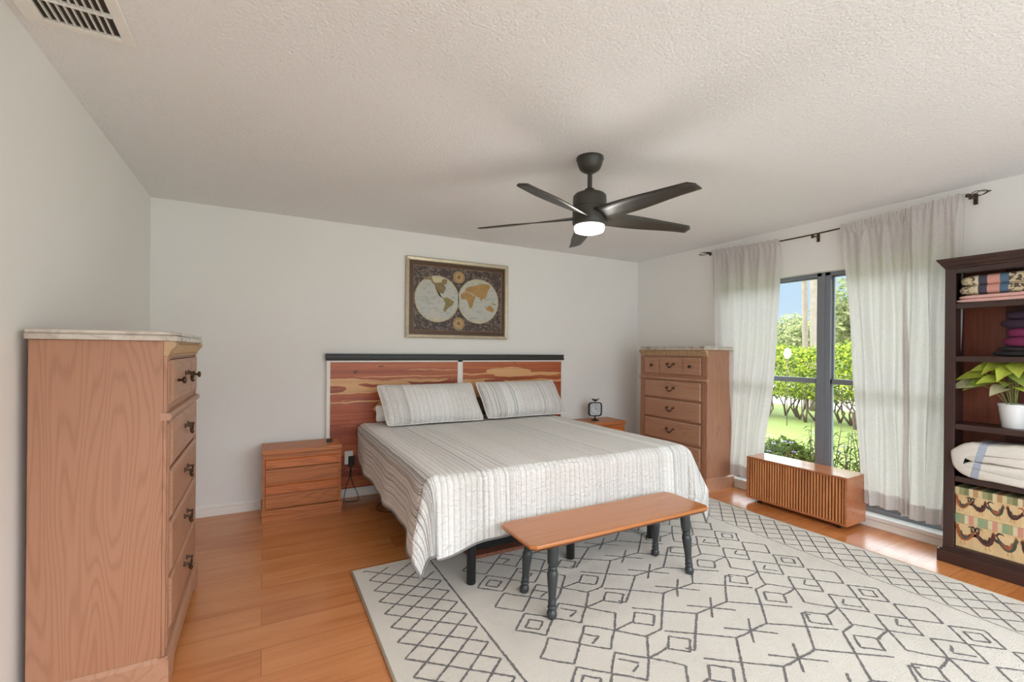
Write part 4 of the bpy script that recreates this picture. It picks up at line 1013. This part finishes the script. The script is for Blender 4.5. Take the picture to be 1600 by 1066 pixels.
def leafcards(n, posfn, size, rnd, mats=3, aspect=.5):
    mb = MB(); 
    for _ in range(n):
        p0 = posfn(); d = Vector((rnd.gauss(0, 1), rnd.gauss(0, 1), rnd.gauss(0, .7))).normalized(); u_ = Vector((rnd.gauss(0, 1), rnd.gauss(0, 1), rnd.gauss(0, 1)))
        s_ = d.cross(u_).normalized(); ln = size*rnd.uniform(.6, 1.3); nn = s_.cross(d)
        a = p0; b = p0+d*ln*.5+s_*ln*aspect*.5+nn*ln*.08; c_ = p0+d*ln; e_ = p0+d*ln*.5-s_*ln*aspect*.5+nn*ln*.08
        mb.add([a, b, c_, e_], [(0, 1, 2, 3)], rnd.randrange(mats))
    return mb
def leafm(name, c, tl=.35):
    t = NT(name); d = t.n('ShaderNodeBsdfDiffuse', {0: c}); tr = t.n('ShaderNodeBsdfTranslucent', {0: tuple(min(1, q*1.25) for q in c[:3])+(1,)})
    mx = t.n('ShaderNodeMixShader', {0: tl}); t.t.links.new(d.outputs[0], mx.inputs[1]); t.t.links.new(tr.outputs[0], mx.inputs[2]); t.t.links.new(mx.outputs[0], t.out.inputs[0]); return t.m
HL = [leafm('hedge_leaf_lime', S(176, 182, 70)), leafm('hedge_leaf_green', S(132, 148, 58)), leafm('hedge_leaf_deep', S(80, 98, 44))]
TL = [leafm('tree_leaf_olive', S(150, 156, 108)), leafm('tree_leaf_green', S(116, 126, 82)), leafm('tree_leaf_tan', S(172, 170, 126))]
BK = plain('branch_bark', S(104, 86, 72), .9, var=.2, scale=30)
rnd = random.Random(21)
hx0, hx1 = 9.8, 11.3
ys = np.arange(-1.5, 11, 1.25)
for i, yc in enumerate(ys):
    def pos(yc=yc):
        for _ in range(50):
            x = rnd.uniform(-1, 1); y = rnd.uniform(-1, 1); z = rnd.uniform(-1, 1)
            if abs(x)**3+abs(z)**3 < 1 and (abs(x)**3+abs(z)**3 > .3): break
        top = 1.50+.05*sin(yc*3+y*2)
        z0_ = .32
        return Vector((hx0+.75+x*.75, yc+y*.62, (z0_+top)/2+z*(top-z0_)/2+noise.noise(Vector((x*2, (yc+y)*2, z)))*.09))
    vis = 3 < yc < 8
    t = thing('hedge_shrub', 'bright green hedge shrub with bare stems across the lawn', 'hedge', (hx0+.75, float(yc), GZ), 0, 'hedge shrubs beyond the lawn')
    o = leafcards(4200 if vis else 1300, pos, .085 if vis else .15, rnd).build('foliage', HL, t); o.location = (-(hx0+.75), -float(yc), -GZ)
    s_ = MB()
    for q in range(6):
        bx = rnd.uniform(-.5, .5); by = rnd.uniform(-.5, .5)
        for w_ in range(3):
            s_.tube([(bx, by, 0), (bx+rnd.uniform(-.1, .1), by+rnd.uniform(-.15, .15), .22), (bx+rnd.uniform(-.3, .3), by+rnd.uniform(-.4, .4), .75)], [.028, .018, .010], 6)
    s_.build('stems', BK, t, smooth=True)
def tree(label, x, y, rz_, zc, r, n, ls, seed, trunk=True, name='tree'):
    rnd = random.Random(seed); t = thing(name, label, 'tree', (x, y, GZ), 0)
    cl = [(Vector((rnd.gauss(0, .5)*rz_, rnd.gauss(0, .55)*rz_, zc-GZ+rnd.uniform(-1, 1)*r*.6)), r*rnd.uniform(.35, .6)) for _ in range(14)]
    def pos():
        c_, rr_ = rnd.choice(cl); d = Vector((rnd.gauss(0, 1), rnd.gauss(0, 1), rnd.gauss(0, 1))).normalized(); return c_+d*rr_*rnd.uniform(.6, 1)
    leafcards(n, pos, ls, rnd).build('foliage', TL, t)
    s_ = MB(); s_.tube([(0, 0, 0), (.1, .05, zc*.4), (0, .1, zc*.8)], [.16, .12, .07], 8)
    for c_, rr_ in cl[:7]: s_.tube([(0.05, .05, zc*.5), (c_.x*.5, c_.y*.5, zc*.8), tuple(c_)], [.06, .04, .02], 6)
    s_.build('trunk', BK, t, smooth=True)
tree('rounded olive green tree left of the palm trunks beyond the hedge', 18.0, 10.1, .8, 1.55, 1.25, 9000, .15, 3)
tree('tall olive green tree seen in the right window pane beyond the hedge', 15.0, 6.55, .6, 2.2, 1.3, 9000, .15, 5)
tree('low bushy tree at the far left behind the hedge beyond the street', 24.5, 16.2, 1.6, 1.6, 1.5, 5000, .25, 8)
tree('distant tree low behind the hedge beyond the street', 25.5, 11.0, 2.2, 1.5, 2.0, 5000, .25, 9)
def palm(label, x, y, r0, r1, lean, seed):
    t = thing('palm_tree', label, 'palm tree', (x, y, GZ)); rnd = random.Random(seed)
    pr = [(x_, y_, z_) for x_, y_, z_ in [(lean[0]*q/24, lean[1]*q/24, 7.0*q/24) for q in range(25)]]
    MB().tube(pr, [r0+(r1-r0)*q/24+.006*(q % 2) for q in range(25)], 14).build('trunk', plain('palm_bark_%d' % seed, S(150, 136, 122), .9, var=.2, scale=9, bump=.5, bscale=30), t, smooth=True)
    f = MB()
    for k in range(12):
        a = k*pi/6+rnd.uniform(-.2, .2); pts = []
        for q in range(9):
            rr_ = 1.9*q/8; pts.append(Vector((lean[0]+rr_*cos(a), lean[1]+rr_*sin(a), 7.0+.5*sin(q/8*2.2)-1.3*(q/8)**2.2)))
        f.tube(pts, .012, 4)
        for q in range(1, 9):
            for m_ in range(3):
                b0 = pts[q-1].lerp(pts[q], m_/3); d = (pts[q]-pts[q-1]).normalized(); s_ = d.cross(Vector((0, 0, 1))).normalized()
                for sg in (-1, 1):
                    e_ = b0+s_*sg*.5+d*.25+Vector((0, 0, -.18)); f.add([b0, b0+d*.04, e_], [(0, 1, 2)])
    f.build('fronds', TL[1], t)
palm('thicker right trunk of the two palms beyond the hedge', 12.45, 6.57, .125, .115, (-.02, .03), 1)
palm('slimmer left trunk of the two palms beyond the hedge', 12.6, 6.88, .065, .06, (.0, .16), 2)
# flowering plants right outside the window
PL = [leafm('ruellia_leaf', S(58, 74, 36)), leafm('ruellia_leaf_light', S(92, 106, 50))]; PU = plain('purple_petal', S(142, 122, 178), .8)
def ruellia(x, y, h, n, seed):
    t = thing('flowering_plant', 'narrow-leaved green plant with small purple flowers just outside the window', 'plant', (x, y, GZ), 0, 'flowering plants outside the window')
    rnd = random.Random(seed); s_ = MB(); l_ = MB(); fl = MB()
    for k in range(n):
        bx, by = rnd.uniform(-.16, .16), rnd.uniform(-.2, .2); hh = h*rnd.uniform(.55, 1); tx, ty = bx+rnd.uniform(-.12, .12), by+rnd.uniform(-.15, .15)
        s_.tube([(bx, by, 0), ((bx+tx)/2, (by+ty)/2, hh*.5), (tx, ty, hh)], [.006, .005, .003], 5)
        lv = int(hh/.05)
        for q in range(2, lv):
            f_ = q/lv; c0 = Vector((bx+(tx-bx)*f_, by+(ty-by)*f_, hh*f_)); a = q*2.1+rnd.uniform(-.4, .4)
            for sg in (0, pi):
                d = Vector((cos(a+sg), sin(a+sg), rnd.uniform(.3, .7))).normalized(); side = d.cross(Vector((0, 0, 1))).normalized(); ln = rnd.uniform(.12, .20)
                pts = []
                for u in range(5):
                    q_ = u/4; w_ = .011*sin(pi*min(.98, q_+.08)); c_ = c0+d*ln*q_+Vector((0, 0, -.10*q_*q_)); pts += [c_-side*w_, c_+side*w_]
                l_.add(pts, [(2*u, 2*u+1, 2*u+3, 2*u+2) for u in range(4)], rnd.randrange(2))
        if k % 3 == 0:
            fl = MB()
            for q in range(5):
                a = q*2*pi/5; c0 = Vector((tx, ty, hh)); d = Vector((cos(a), sin(a), .4)); sd = Vector((-sin(a), cos(a), 0))
                fl.add([c0, c0+d*.022+sd*.013, c0+d*.034, c0+d*.022-sd*.013], [(0, 1, 2, 3)])
            fl.build('flower', PU, t)
    s_.build('stems', BK, t, smooth=True); l_.build('leaves', PL, t)
for i, (x, y, h, n) in enumerate(((5.5, 2.92, .74, 9), (5.5, 2.42, .78, 11), (5.6, 3.30, .42, 12), (5.9, 3.65, .36, 12), (5.5, 2.0, .6, 9), (5.4, 1.5, .6, 8), (5.7, 2.68, .45, 8), (6.2, 4.1, .36, 8))): ruellia(x, y, h, n, i+40)
def bush():
    t = thing('low_bush', 'low dark green bush at the lower left of the window view', 'bush', (5.75, 3.35, GZ)); rnd = random.Random(77)
    def pos():
        d = Vector((rnd.gauss(0, 1), rnd.gauss(0, 1), abs(rnd.gauss(0, 1)))).normalized()*rnd.uniform(.6, 1); return Vector((d.x*.3, d.y*.42, d.z*.40+.02))
    leafcards(1500, pos, .06, rnd, 2, .6).build('foliage', PL, t)
    MB().tube([(0, 0, 0), (0, 0, .3)], .012, 6).build('stems', BK, t)
bush()
sg = thing('yard_sign', 'small white rounded sign in front of the hedge', 'sign', (9.35, 5.48, GZ))
MB().tube([(0, 0, 0), (0, 0, 1.40)], .008, 8).build('post', BK, sg, smooth=True)
n = 24; MB().prism([(.068*cos(2*pi*k/n), 1.47+.105*sin(2*pi*k/n)*(1 if sin(2*pi*k/n) > 0 else 1)) for k in range(n)], 'x', -.012, .012).build('plate', 'trim', sg)
